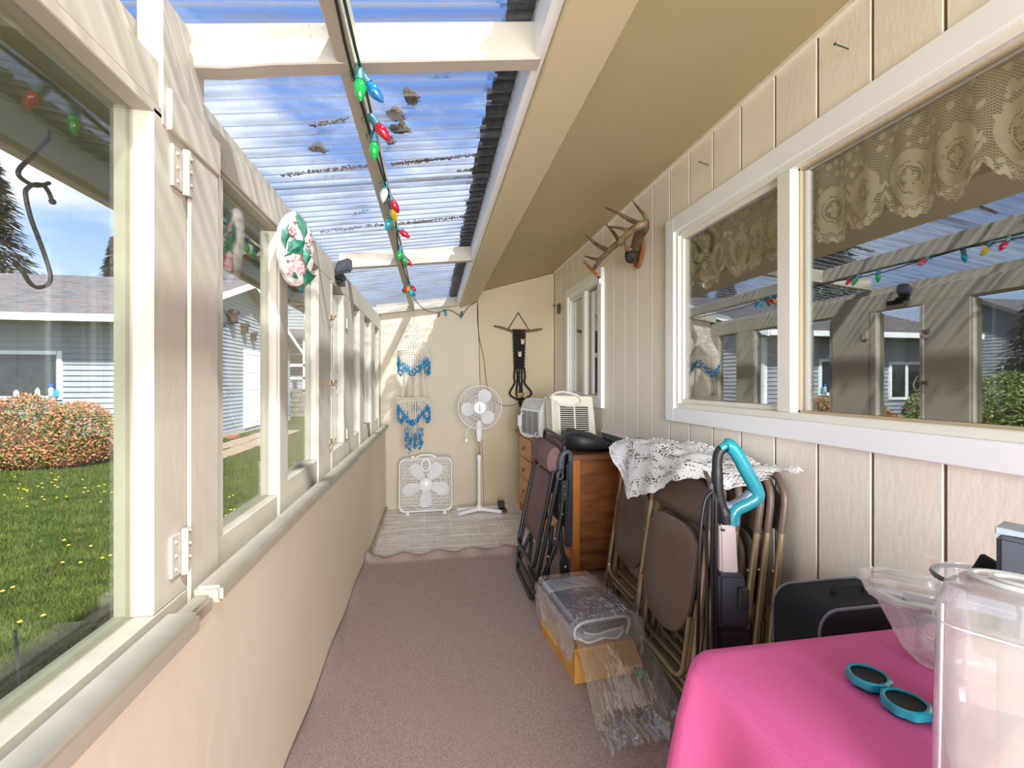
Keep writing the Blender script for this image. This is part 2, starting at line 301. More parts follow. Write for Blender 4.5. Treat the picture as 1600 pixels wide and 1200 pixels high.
# ------------------------------------------------------------------ mesh builder
def V3(p): return Vector(p)
class MB:
    def __init__(s): s.v = []; s.f = []; s.uv = None
    def add(s, vs, fs):
        k = len(s.v); s.v += [tuple(p) for p in vs]; s.f += [tuple(i+k for i in f) for f in fs]; return s
    def box(s, x0, x1, y0, y1, z0, z1):
        return s.hexa([(x0, y0, z0), (x1, y0, z0), (x1, y1, z0), (x0, y1, z0), (x0, y0, z1), (x1, y0, z1), (x1, y1, z1), (x0, y1, z1)])
    def hexa(s, p): return s.add(p, [(0, 3, 2, 1), (4, 5, 6, 7), (0, 1, 5, 4), (1, 2, 6, 5), (2, 3, 7, 6), (3, 0, 4, 7)])
    def obox(s, c, ax, ay, az):
        c, ax, ay, az = map(V3, (c, ax, ay, az))
        return s.hexa([c+ax*a+ay*b+az*d for d in (-1, 1) for a, b in ((-1, -1), (1, -1), (1, 1), (-1, 1))])
    def tube(s, pts, r, n=8, closed=False, cap=True):
        P = [V3(p) for p in pts]; m = len(P); R = r if isinstance(r, (list, tuple)) else [r]*m
        vs = []; up = None
        for i in range(m):
            if closed: t = (P[(i+1) % m]-P[i-1])
            else: t = P[min(i+1, m-1)]-P[max(i-1, 0)]
            if t.length < 1e-9: t = V3((0, 0, 1))
            t.normalize()
            if up is None: up = V3((0, 0, 1)) if abs(t.z) < .9 else V3((1, 0, 0))
            a = t.cross(up)
            if a.length < 1e-4: a = t.orthogonal()
            a.normalize(); b = a.cross(t).normalized(); up = b
            vs += [P[i]+(a*math.cos(2*PI*j/n)+b*math.sin(2*PI*j/n))*R[i] for j in range(n)]
        fs = []
        for i in range(m if closed else m-1):
            k = (i+1) % m
            fs += [(i*n+j, i*n+(j+1) % n, k*n+(j+1) % n, k*n+j) for j in range(n)]
        if cap and not closed: fs += [tuple(range(n-1, -1, -1)), tuple((m-1)*n+j for j in range(n))]
        return s.add(vs, fs)
    def lathe(s, c, prof, n=24, ax=(0, 0, 1), sx=1, sy=1):
        c = V3(c); ax = V3(ax).normalized(); a = ax.orthogonal().normalized(); b = ax.cross(a)
        if abs(ax.z) > .99: a, b = V3((1, 0, 0)), V3((0, 1, 0))
        vs = [c+ax*h+(a*math.cos(2*PI*j/n)*sx+b*math.sin(2*PI*j/n)*sy)*r for r, h in prof for j in range(n)]
        m = len(prof); fs = [(i*n+j, i*n+(j+1) % n, (i+1)*n+(j+1) % n, (i+1)*n+j) for i in range(m-1) for j in range(n)]
        fs += [tuple(range(n-1, -1, -1)), tuple((m-1)*n+j for j in range(n))]
        return s.add(vs, fs)
    def prism(s, poly, d):   # poly: 3D points (planar), extruded by vector d
        P = [V3(p) for p in poly]; d = V3(d); n = len(P)
        return s.add(P+[p+d for p in P], [tuple(range(n-1, -1, -1)), tuple(range(n, 2*n))]+[(i, (i+1) % n, n+(i+1) % n, n+i) for i in range(n)])
    def grid(s, fn, nu, nv, uvfn=None):
        vs = [fn(i/nu, j/nv) for i in range(nu+1) for j in range(nv+1)]
        fs = [(i*(nv+1)+j, (i+1)*(nv+1)+j, (i+1)*(nv+1)+j+1, i*(nv+1)+j+1) for i in range(nu) for j in range(nv)]
        if uvfn: s.uv = [uvfn(i/nu, j/nv) for i in range(nu+1) for j in range(nv+1)]
        return s.add(vs, fs)
    def bead(s, c, r, rz=None):
        c = V3(c); rz = rz or r
        return s.add([c+V3(q) for q in ((r, 0, 0), (-r, 0, 0), (0, r, 0), (0, -r, 0), (0, 0, rz), (0, 0, -rz))],
                     [(0, 2, 4), (2, 1, 4), (1, 3, 4), (3, 0, 4), (2, 0, 5), (1, 2, 5), (3, 1, 5), (0, 3, 5)])
    def ball(s, c, rx, ry=None, rz=None, n=12):
        ry = ry or rx; rz = rz or rx; c = V3(c); vs = []; m = max(4, n//2)
        for i in range(1, m):
            p = PI*i/m
            vs += [c+V3((rx*math.sin(p)*math.cos(2*PI*j/n), ry*math.sin(p)*math.sin(2*PI*j/n), rz*math.cos(p))) for j in range(n)]
        k = len(vs); vs += [c+V3((0, 0, rz)), c-V3((0, 0, rz))]
        fs = [(i*n+j, (i+1)*n+j, (i+1)*n+(j+1) % n, i*n+(j+1) % n) for i in range(m-2) for j in range(n)]
        fs += [(k, j, (j+1) % n) for j in range(n)]+[(k+1, (m-2)*n+(j+1) % n, (m-2)*n+j) for j in range(n)]
        return s.add(vs, fs)
    def build(s, name, mat, parent=None, bevel=0, smooth=False, kind=None, solid=0, subd=0, at=None, seg=1):
        me = bpy.data.meshes.new(name)
        off = V3((0, 0, 0)); q = parent
        while q is not None: off += q.location; q = q.parent
        if at is not None and parent is None: off = V3(at)
        me.from_pydata([tuple(V3(v)-off) for v in s.v], [], s.f)
        if s.uv:
            ul = me.uv_layers.new(name='uv')
            for lp in me.loops: ul.data[lp.index].uv = s.uv[lp.vertex_index]
        bm = bmesh.new(); bm.from_mesh(me); bmesh.ops.recalc_face_normals(bm, faces=bm.faces)
        if bevel:
            bmesh.ops.bevel(bm, geom=[e for e in bm.edges if len(e.link_faces) == 2 and e.calc_face_angle(0) > .6], offset=bevel, segments=seg, affect='EDGES', clamp_overlap=True)
        bm.to_mesh(me); bm.free()
        if smooth:
            for p in me.polygons: p.use_smooth = True
            try: me.set_sharp_from_angle(angle=.7)
            except Exception: pass
        me.materials.append(mat)
        o = bpy.data.objects.new(name, me); COL.objects.link(o)
        if parent is not None: o.parent = parent
        elif at is not None: o.location = at
        if kind: o['kind'] = kind
        if solid: md = o.modifiers.new('solid', 'SOLIDIFY'); md.thickness = solid; md.offset = 0
        if subd: md = o.modifiers.new('sub', 'SUBSURF'); md.levels = subd; md.render_levels = subd
        return o
def box(name, mat, parent, *a, **k): return MB().box(*a).build(name, mat, parent, **k)
def thing(name, label, cat, loc=(0, 0, 0), group=None):
    o = bpy.data.objects.new(name, None); COL.objects.link(o); o.location = loc; o.empty_display_size = .1
    o['label'] = label; o['category'] = cat
    if group: o['group'] = group
    return o
def tag(o, label, cat, group=None):
    o['label'] = label; o['category'] = cat
    if group: o['group'] = group
    return o
def struct(name, loc=(0, 0, 0)):
    o = bpy.data.objects.new(name, None); COL.objects.link(o); o.location = loc; o['kind'] = 'structure'; return o
def sbox(name, mat, *a, **k):
    x0, x1, y0, y1, z0, z1 = a
    return MB().box(*a).build(name, mat, None, kind='structure', at=((x0+x1)/2, (y0+y1)/2, z0), **k)
def copy_tree(o, parent=None):
    c = o.copy(); COL.objects.link(c)
    if parent is not None: c.parent = parent
    for ch in list(o.children): copy_tree(ch, c)
    return c
def smoothpts(pts, n=6):
    P = [V3(p) for p in pts]; out = []
    for i in range(len(P)-1):
        p0, p1, p2, p3 = P[max(i-1, 0)], P[i], P[i+1], P[min(i+2, len(P)-1)]
        for k in range(n):
            t = k/n
            out.append(.5*((2*p1)+(-p0+p2)*t+(2*p0-5*p1+4*p2-p3)*t*t+(-p0+3*p1-3*p2+p3)*t**3))
    return out+[P[-1]]

# ------------------------------------------------------------------ room shell
XL, XR, YB, YN = -.47, 1.33, 4.84, -1.6
def RB(x, y):    # underside of the rafters
    return 2.0+.11*(x+.52)/.79
fl = struct('floor', (0, 0, 0))
box('subfloor', grout, fl, XL-.1, XR+.1, YN, YB+.1, -.15, -.0015)
def tile(x0, x1, y0, y1): box('tile', tilem, fl, x0+.005, x1-.005, y0+.005, y1-.005, -.003, 0)
T = .236; xo = .166-T*9
for j in range(4):
    for i in range(12):
        a, b = max(XL, xo+i*T), min(XR-.01, xo+(i+1)*T)
        if b-a > .02: tile(a, b, 3.898+j*T*.998, min(YB, 3.898+(j+1)*T*.998))
for j in range(2):
    for i in range(12):
        a, b = max(XL, xo+(i+.5)*T), min(XR-.01, xo+(i+1.5)*T)
        if b-a > .02: tile(a, b, 3.898-(j+1)*T, 3.898-j*T)

wl = struct('wall_left', (XL, 0, 0))
box('lower_panel', tanwall, wl, XL-.09, XL, YN, YB, -.15, .789); box('panel_edge', tanwall, wl, XL-.018, XL, YN, YB, .789, .835)
# back wall: two painted sheets with a dark joint between
wb = struct('wall_back', (0, YB, 0))
MB().prism([(XL-.05, YB, -.05), (.545, YB, -.05), (.475, YB, 2.16), (XL-.05, YB, 2.035)], (0, .05, 0)).build('wall_sheet', backp, wb)
MB().prism([(.549, YB+.004, -.05), (XR-.01, YB+.004, -.05), (XR-.01, YB+.004, 2.505), (.479, YB+.004, 2.26)], (0, .05, 0)).build('wall_sheet', backp2, wb)
MB().prism([(XL-.2, YB+.055, -.1), (XR+.1, YB+.055, -.1), (XR+.1, YB+.055, 2.56), (.47, YB+.055, 2.27), (.47, YB+.055, 2.13), (XL-.2, YB+.055, 1.99)], (0, .06, 0)).build('backing', dark, wb)
MB().box(XL-.004, XL+.012, YB-.012, YB, -.0, .6).build('corner_strip', cream, wb)
wn = struct('wall_near', (XL, YN, 0))   # unseen near end, left open between two posts to let in more sky light
box('post', cream, wn, XL-.09, XL+.06, YN-.1, YN, -.1, 1.99); box('post', cream, wn, XR-.1, XR+.1, YN-.1, YN, -.1, 2.5)
# a shallow white-painted batten curling along the foot of the left wall
MB().tube([(XL+.012, 3.5, .012), (XL+.014, 4.1, .012), (XL+.03, 4.2, .02), (XL+.012, 4.35, .012), (XL+.012, 4.82, .02)], .011, 6).build('baseboard_left', cream, None, kind='structure')

# right wall with grooved siding boards
wr = struct('wall_right', (XR, 0, 0))
WIN = [(-.05, 2.36, 1.105, 2.19), (3.39, 4.33, 1.12, 2.19)]     # openings y0,y1,z0,z1 (trim covers them)
def wall_rects(y0, y1, z0, z1):
    out = []; ys = [y0]+[v for w in WIN for v in w[:2] if y0 < v < y1]+[y1]; ys = sorted(ys)
    for a, b in zip(ys, ys[1:]):
        m = (a+b)/2; w = [w for w in WIN if w[0] < m < w[1]]
        if w: out += [(a, b, z0, w[0][2]), (a, b, w[0][3], z1)]
        else: out.append((a, b, z0, z1))
    return out
bk = MB()
for a, b, c, d in wall_rects(YN, YB+.05, -.1, 2.60): bk.box(XR, XR+.1, a, b, c, d)
bk.build('backing', groove, wr)
g = .979-.2*13
while g < YB:
    a, b = max(g+.005, YN), min(g+.2-.005, YB-.002)
    if b-a > .02 and a > -.95:
        for p, q, c, d in wall_rects(a, b, -.02, 2.56): 
            if q-p > .008: box('siding_board', siding, wr, XR-.0055, XR+.004, p, q, c, d, bevel=.0015)
    g += .2

# ceiling: soffit, eave beam, ledger, rafters, purlin, corrugated sheets
ce = struct('ceiling', (0, 2, 2.2))
MB().hexa([(.46, YN, 2.255), (XR+.05, YN, 2.545), (XR+.05, YB+.05, 2.53), (.46, YB+.05, 2.255), (.46, YN, 2.27), (XR+.05, YN, 2.56), (XR+.05, YB+.05, 2.545), (.46, YB+.05, 2.27)]).build('soffit', soffitm, ce)
MB().box(XR-.022, XR-.006, YN, YB, 2.50, 2.518).build('cove_strip', siding, ce)
MB().hexa([(.272, YN, 2.09), (.452, YN, 2.16), (.472, YB, 2.16), (.292, YB, 2.09), (.272, YN, 2.25), (.452, YN, 2.31), (.472, YB, 2.31), (.292, YB, 2.25)]).build('eave_beam', beamp, ce, bevel=.004)
MB().hexa([(.245, YN, 2.112), (.272, YN, 2.112), (.290, YB, 2.112), (.262, YB, 2.112), (.245, YN, 2.235), (.272, YN, 2.235), (.290, YB, 2.235), (.262, YB, 2.235)]).build('ledger_board', white, ce, bevel=.003)
rf = [((-.56, 1.135), (.27, 1.13)), ((-.56, 2.93), (.27, 3.03)), ((-.56, YB-.03), (.27, YB-.03)), ((-.56, -.65), (.27, -.65))]
for (x0, y0), (x1, y1) in rf:
    m = MB(); h = .095; w = .046
    def zz(x, y): return RB(x, y)
    n = 8
    rows = []
    for i in range(n+1):
        t = i/n; x = x0+(x1-x0)*t; y = y0+(y1-y0)*t; z = zz(x, y)-(.006*math.sin(PI*min(1, t*4)) if y0 < 1.5 else 0)
        rows += [(x, y-w/2, z), (x, y+w/2, z), (x, y+w/2, zz(x, y)+h), (x, y-w/2, zz(x, y)+h)]
    fs = [(i*4+j, i*4+(j+1) % 4, i*4+4+(j+1) % 4, i*4+4+j) for i in range(n) for j in range(4)]+[(0, 1, 2, 3), (n*4+3, n*4+2, n*4+1, n*4)]
    m.add(rows, fs).build('rafter', cream, ce, bevel=.003)
xp = -.197
MB().hexa([(xp-.022, YN, RB(xp, 0)+.0), (xp+.02, YN, RB(xp, 0)+.0), (xp+.02, YB, RB(xp, YB)), (xp-.022, YB, RB(xp, YB)), (xp-.022, YN, RB(xp, 0)+.09), (xp+.02, YN, RB(xp, 0)+.095), (xp+.02, YB, RB(xp, YB)+.095), (xp-.022, YB, RB(xp, YB)+.09)]).build('purlin', creamH, ce, bevel=.003)
def sheet(y0, y1, x0, x1, lift=0):
    ny = int((y1-y0)/.067*8); m = MB()
    m.grid(lambda a, b: (x0+(x1-x0)*b, y0+(y1-y0)*a, RB(x0+(x1-x0)*b, y0+(y1-y0)*a)+.108+lift+.0085*math.sin(2*PI*(y0+(y1-y0)*a)/.067)), ny, 8)
    return m.build('roof_sheet', roofm, ce, smooth=True)
sheet(YN, 2.05, -1.13, .29); sheet(1.98, YB+.12, -1.13, .29, .004)
# house roof edge of dark shingles above the ledger
MB().hexa([(.20, YN-.3, 2.245), (3.2, YN-.3, 3.1), (3.2, YB+.5, 3.1), (.20, YB+.5, 2.245), (.20, YN-.3, 2.262), (3.2, YN-.3, 3.16), (3.2, YB+.5, 3.16), (.20, YB+.5, 2.262)]).build('shingle_roof', shingd, ce)
mm = MB()
for k in range(120):
    y = YN+k*.055+random.uniform(-.01, .01); w = random.uniform(.015, .05)
    mm.box(.183+random.uniform(-.006, .008), .24, y, y+w, 2.244+random.uniform(0, .004), 2.262)
mm.build('shingle_tabs', shingd, ce, kind='stuff')
# outer overhang beyond the windows
MB().hexa([(-1.10, YN, 1.925), (-.60, YN, 1.965), (-.60, YB, 1.965), (-1.10, YB, 1.925), (-1.10, YN, 1.945), (-.60, YN, 1.985), (-.60, YB, 1.985), (-1.10, YB, 1.945)]).build('overhang_board', M('overhang_paint', (128, 122, 84), .8), ce)
MB().box(-1.12, -1.10, YN, YB, 1.915, 2.02).build('fascia', cream, ce)

# ------------------------------------------------------------------ left window wall: sill, posts, header, sashes
xf = -.52; HB = 1.834; XO = xf-.055
def ht(y): return 1.905+.020*(max(y, 0)-1.13)
MB().hexa([(-.56, YN, HB), (xf, YN, HB), (xf, YB, HB), (-.56, YB, HB), (-.56, YN, ht(0)), (xf, YN, ht(0)), (xf, YB, ht(YB)), (-.56, YB, ht(YB))]).build('trim_1', creamH, None, kind='structure', bevel=.003, at=(xf, 2, HB))
MB().box(-.62, -.562, YN, YB, HB, 1.998).build('trim_2', creamH, None, kind='structure', at=(-.59, 2, HB))
# short board with a raised edge across the two hinge posts
sbox('trim_3', creamH, xf, xf+.014, 1.0, 1.215, 1.80, 1.882, bevel=.003)
# tall near post reaching the first rafter
sbox('trim_4', cream, -.56, xf+.006, .985, 1.087, 1.80, 2.06, bevel=.003)
sbox('trim_40', cream, -.56, xf+.002, 1.087, 1.16, 1.88, 2.02, bevel=.003)
# sill in three lengths, stepping inward
for i, (a, b, z0, z1, x1) in enumerate([(YN, .955, .826, .868, -.432), (.96, 1.05, .82, .856, -.452), (1.05, 2.86, .835, .872, -.436), (2.87, YB, .838, .872, -.442)]):
    sbox('trim_%d' % (5+i), creamH, -.492, x1, a, b, z0, z1, bevel=.007, seg=2)
sbox('trim_50', creamH, -.575, -.49, YN, YB, .79, .815, bevel=.003)
posts = [(1.081, 1.246), (1.693, 1.777), (2.243, 2.503), (2.887, 3.215), (3.475, 3.70), (4.11, 4.36), (4.70, 4.84), (-.51, -.34), (-1.6, -1.4)]
for i, (a, b) in enumerate(posts):
    sbox('trim_%d' % (9+i), cream, XO, xf, a, b, .815, HB, bevel=.0025)
sbox('trim_20', cream, xf, xf+.009, 1.083, 1.212, .82, 1.80, bevel=.002)
opens = [(-.34, 1.081, 0, .860), (1.246, 1.693, 0, .912), (1.777, 2.243, 0, .942), (2.503, 2.887, 0, .942), (3.215, 3.475, 0, .942), (3.70, 4.11, 0, .96), (4.36, 4.70, 0, .95), (-1.4, -.51, 0, .90)]
winroots = []
for i, (a, b, ge, zb) in enumerate(opens):
    w = struct('window_%d' % (i+1), (-.55, (a+b)/2, .86)); winroots.append(w)
    ga, gb = a+.03, (b-.012 if i not in (0, 3, 7) else b-.122 if i == 0 else b-.05)
    f = xf-.006 if i not in (0, 3) else xf+.004
    g0 = .003
    # sash frame rails and stiles
    box('bottom_rail', creamH, w, XO, f, a+g0, b-g0, .817, zb, bevel=.003)
    box('top_rail', creamH, w, XO, f, a+g0, b-g0, 1.81 if i == 0 else 1.824, HB-.001, bevel=.002)
    box('stile', cream, w, XO, f, a+g0, ga, zb, 1.822, bevel=.003)
    box('stile', cream, w, XO, f, gb, b-g0, zb, 1.822, bevel=.003)
    box('window_pane', glassL, w, -.553, -.550, ga, gb, zb, 1.81)
    box('glazing_bead', M('putty', (150, 148, 120), .7), w, XO+.001, -.555, gb-.012, gb, zb, 1.81)
    box('glazing_bead', MATS['putty'], w, XO+.001, -.555, ga, gb-.012, zb, zb+.012)
def hinge(y, z, par):
    h = MB()
    h.box(xf+.004, xf+.010, y-.04, y-.006, z-.042, z+.042); h.box(xf+.008, xf+.013, y+.006, y+.028, z-.042, z+.042)
    hg = h.build('hinge', cream, par, bevel=.001)
    MB().tube([(xf+.014, y, z-.047), (xf+.014, y, z+.047)], .0065, 8).build('hinge_pin', cream, hg)
    s = MB()
    for dz in (-.028, 0, .028): s.ball((xf+.010, y-.026, z+dz), .004, n=6); s.ball((xf+.0135, y+.02, z+dz+.01), .004, n=6)
    s.build('screws', cream, hg)
hinge(1.055, 1.738, winroots[0]); hinge(1.050, .95, winroots[0])
for z in (1.66, .99): MB().box(xf+.005, xf+.012, 2.90, 2.94, z-.03, z+.03).build('hinge', cream, winroots[3])
def latch(y, z):
    m = MB(); m.box(xf, xf+.006, y-.02, y+.02, z-.012, z+.012); m.tube([(xf+.02, y-.03, z-.01), (xf+.022, y+.03, z+.012)], .004, 6)
    m.ball((xf+.02, y-.03, z-.012), .008, n=6); m.build('latch', M('aged_hardware', (150, 128, 96), .5, metal=.5), winroots[3])
latch(2.49, 1.64); latch(2.49, .995); latch(2.50, 1.30)
MB().tube(smoothpts([(xf+.02, 2.53, 1.345), (xf+.03, 2.55, 1.29), (xf+.02, 2.54, 1.245), (xf+.01, 2.52, 1.27)]), .0025, 5).build('window_cord', cream, winroots[3])

# ------------------------------------------------------------------ house windows on the right
def house_window(idx, y0, y1, z0, z1, mull, tw):
    w = struct('window_%d' % idx, (XR, (y0+y1)/2, z0))
    x0 = XR-.032
    for nm, a in (('casing', (x0, XR+.01, y0, y0+tw, z0, z1)), ('casing', (x0, XR+.01, y1-tw, y1, z0, z1)), ('casing', (x0, XR+.01, y0+tw, y1-tw, z1-tw, z1)), ('casing', (x0, XR+.01, y0+tw, y1-tw, z0, z0+tw*.85))):
        box(nm, white, w, *a, bevel=.003)
    a, b, c, d = y0+tw, y1-tw, z0+tw*.85, z1-tw
    fr = MB(); t = .028
    for q in ((a, a+t, c, d), (b-t, b, c, d), (a+t, b-t, c, c+t), (a+t, b-t, d-t, d)): fr.box(XR-.02, XR+.06, *q)
    fr.box(XR-.026, XR+.06, mull[0], mull[1], c+t, d-t)
    fr.build('window_frame', vinyl, w, bevel=.003)
    sash = MB(); s = .022
    p0, p1 = mull[1], b-t
    for q in ((p0, p0+.014, c+t, d-t), (p1-s, p1, c+t, d-t), (p0+.014, p1-s, c+t, c+t+s), (p0+.014, p1-s, d-t-s, d-t)): sash.box(XR-.004, XR+.03, *q)
    sash.build('sash', vinyl, w, bevel=.003)
    box('window_pane', glassH, w, XR+.012, XR+.016, p0+.014, p1-s, c+t+s, d-t-s)
    box('window_pane', glassH, w, XR+.020, XR+.024, a+t, mull[0], c+t, d-t)
    bd = MB()
    for q in ((a+t, a+t+.008, c+t, d-t), (mull[0]-.008, mull[0], c+t, d-t), (a+t, mull[0], c+t, c+t+.008), (a+t, mull[0], d-t-.008, d-t)): bd.box(XR+.008, XR+.02, *q)
    bd.build('glazing_bead', M('tan_gasket', (188, 172, 140), .6), w)
    return w
wbig = house_window(9, -.15, 2.38, 1.09, 2.205, (1.478, 1.545), .085)
wsml = house_window(10, 3.375, 4.345, 1.10, 2.205, (3.78, 3.85), .08)
# dim room behind
rm = struct('wall_room', (2, 2, 0))
box('room_wall', roomm, rm, 3.6, 3.7, YN, YB+.4, 0, 2.7); box('room_wall', roomm, rm, XR+.1, 3.7, YN-.1, YN, 0, 2.7); box('room_wall', roomm, rm, XR+.1, 3.7, 3.1, 3.2, 0, 2.7)
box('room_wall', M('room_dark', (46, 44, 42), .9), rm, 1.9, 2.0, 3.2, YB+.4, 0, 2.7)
box('room_wall', roomm, rm, XR+.1, 3.7, YB+.4, YB+.5, 0, 2.7)
box('room_floor', roomm, rm, XR+.1, 3.7, YN, YB+.5, -.05, 0); box('room_ceiling', roomm, rm, XR+.1, 3.7, YN, YB+.5, 2.6, 2.68)
# lace valances
def valance(y0, y1, lab, ph=0):
    PW = .135; n = int((y1-y0)/.005)
    def fn(a, b):
        y = y0+(y1-y0)*a; u = (y+ph)/PW; sc = abs(math.cos(PI*(u)))  # scallop: low in the middle
        zb = 1.865-.062*abs(math.sin(PI*u))**.6 - .006*math.sin(7*u) + .004*math.sin(40*u)
        z = 2.10+(zb-2.10)*b
        x = 1.415+.016*math.sin(2*PI*u*.5+.6)*(.3+b)+.012*math.sin(2*PI*u*1.37)*(.4+b*.6)
        return (x, y, z)
    m = MB(); m.grid(fn, n, 14, lambda a, b: (((y0+(y1-y0)*a+ph)/PW), (1-b)))
    o = m.build('lace_valance', lacem, None, smooth=True, at=(1.415, (y0+y1)/2, 2.1))
    tag(o, lab, 'curtain'); return o
valance(1.52, 2.31, 'cream lace valance hanging inside the narrow left pane of the big window', .03)
valance(-.1, 1.50, 'long cream lace valance across the wide right pane of the big window')

# ------------------------------------------------------------------ carpet
def carpet():
    y0, y1 = -1.2, 3.46; m = MB(); nx, ny = 60, 150
    def fn(a, b):
        x = XL+.002+(XR-.004-XL)*a; y = y0+(y1-y0)*b; z = .012
        dl = x-XL
        if dl < .07: z += .055*(1-dl/.07)**.6*(0.8+.2*math.sin(y*9)); x = XL+.003+dl*.6
        if dl < .11 and dl >= .07: z += .006*math.sin((dl-.07)/.04*PI)
        w = .006*math.sin(x*21)+.007*math.sin(x*33+1)+.004*math.sin(x*60)
        dy = y1-y
        if dy < .10:
            z += (.030+.014*math.sin(x*25+.5))*math.sin((.10-dy)/.10*PI*.8)
        yy = y+w*max(0, 1-dy/.15)+ (.04*(x-.0) if dy < .8 else 0)*max(0, 1-dy/.8)
        z += .0015*noise.noise(Vector((x*3, y*3, 0)))
        return (x, yy, z)
    m.grid(fn, nx, ny)
    o = m.build('carpet', carpetm, None, smooth=True, solid=.01, at=(.4, 1.5, 0))
    tag(o, 'mauve brown carpet runner with a wavy curled far edge on the porch floor', 'carpet')
carpet()

# ------------------------------------------------------------------ dresser
def dresser():
    d = thing('dresser', 'low wooden dresser with side drawers against the grooved wall', 'dresser', (1.1, 3.7, 0))
    xn, xf2, y0, y1 = .925, .875, 2.92, 4.58   # front face x at near/far end
    def fx(y): return xn+(xf2-xn)*(y-y0)/(y1-y0)
    XB = 1.30; H = .82
    def hx(x0a, x1a, ya, yb, z0, z1, off=0):
        return [(fx(ya)+x0a, ya, z0), (x1a, ya, z0), (x1a, yb, z0), (fx(yb)+x0a, yb, z0), (fx(ya)+x0a, ya, z1), (x1a, ya, z1), (x1a, yb, z1), (fx(yb)+x0a, yb, z1)]
    MB().hexa(hx(-.03, XB+.012, y0-.035, y1+.03, H-.035, H)).build('top', woodt, d, bevel=.006, seg=2)
    MB().hexa(hx(.012, XB, y0+.012, y1, .10, H-.035)).build('body', wood, d)
    MB().hexa([(fx(y0)+.05, y0+.002, .17), (XB-.01, y0+.002, .17), (XB-.01, y0+.013, .17), (fx(y0)+.05, y0+.013, .17), (fx(y0)+.05, y0+.002, H-.045), (XB-.01, y0+.002, H-.045), (XB-.01, y0+.013, H-.045), (fx(y0)+.05, y0+.013, H-.045)]).build('end_panel', wood, d, bevel=.003)
    MB().hexa([(fx(y0), y0-.01, .05), (XB, y0-.01, .05), (XB, y0+.014, .05), (fx(y0), y0+.014, .05), (fx(y0), y0-.01, .155), (XB, y0-.01, .155), (XB, y0+.014, .155), (fx(y0), y0+.014, .155)]).build('base_rail', wood, d, bevel=.003)
    for x, y in ((fx(y0), y0-.012), (XB-.05, y0-.012)):
        MB().hexa([(x, y, 0), (x+.045, y, 0), (x+.045, y+.045, 0), (x, y+.045, 0), (x-.002, y, H-.036), (x+.05, y, H-.036), (x+.05, y+.05, H-.036), (x-.002, y+.05, H-.036)]).build('leg', woodl, d, bevel=.003)
    for x in (fx(y1), XB-.05):
        MB().hexa([(x+.012, y1-.035, 0), (x+.035, y1-.035, 0), (x+.035, y1-.008, 0), (x+.012, y1-.008, 0), (x, y1-.05, .2), (x+.048, y1-.05, .2), (x+.048, y1, .2), (x, y1, .2)]).build('leg', woodl, d, bevel=.003)
    MB().hexa(hx(.0, .95, y0+.05, y1-.05, .10, .155)).build('front_rail', woodf, d, bevel=.002)
    cols = [(2.99, 3.42), (3.46, 3.98), (4.04, 4.55)]
    for ci, (a, b) in enumerate(cols):
        if ci == 1:   # plain raised door column
            MB().hexa([(fx(a)-.008, a, .165), (fx(a)+.02, a, .165), (fx(b)+.02, b, .165), (fx(b)-.008, b, .165), (fx(a)-.008, a, .775), (fx(a)+.02, a, .775), (fx(b)+.02, b, .775), (fx(b)-.008, b, .775)]).build('door', woodf, d, bevel=.004)
            continue
        for k in range(3):
            z0, z1 = .165+k*.205, .165+(k+1)*.205-.008
            dr = MB().hexa([(fx(a)-.006, a, z0), (fx(a)+.02, a, z0), (fx(b)+.02, b, z0), (fx(b)-.006, b, z0), (fx(a)-.006, a, z1), (fx(a)+.02, a, z1), (fx(b)+.02, b, z1), (fx(b)-.006, b, z1)]).build('drawer', woodf, d, bevel=.004)
            ym = (a+b)/2; x = fx(ym)-.012; zm = (z0+z1)/2
            h = MB(); h.tube([(x-.012, ym+.035*math.cos(t), zm-.022*math.sin(t)) for t in [PI*i/10 for i in range(11)]], .0035, 6)
            h.lathe((x+.004, ym, zm), [(.001, -.004), (.014, -.004), (.012, -.012), (.001, -.012)], 10, (1, 0, 0)); h.build('handle', brass, dr, smooth=True)
    return d
dresser()

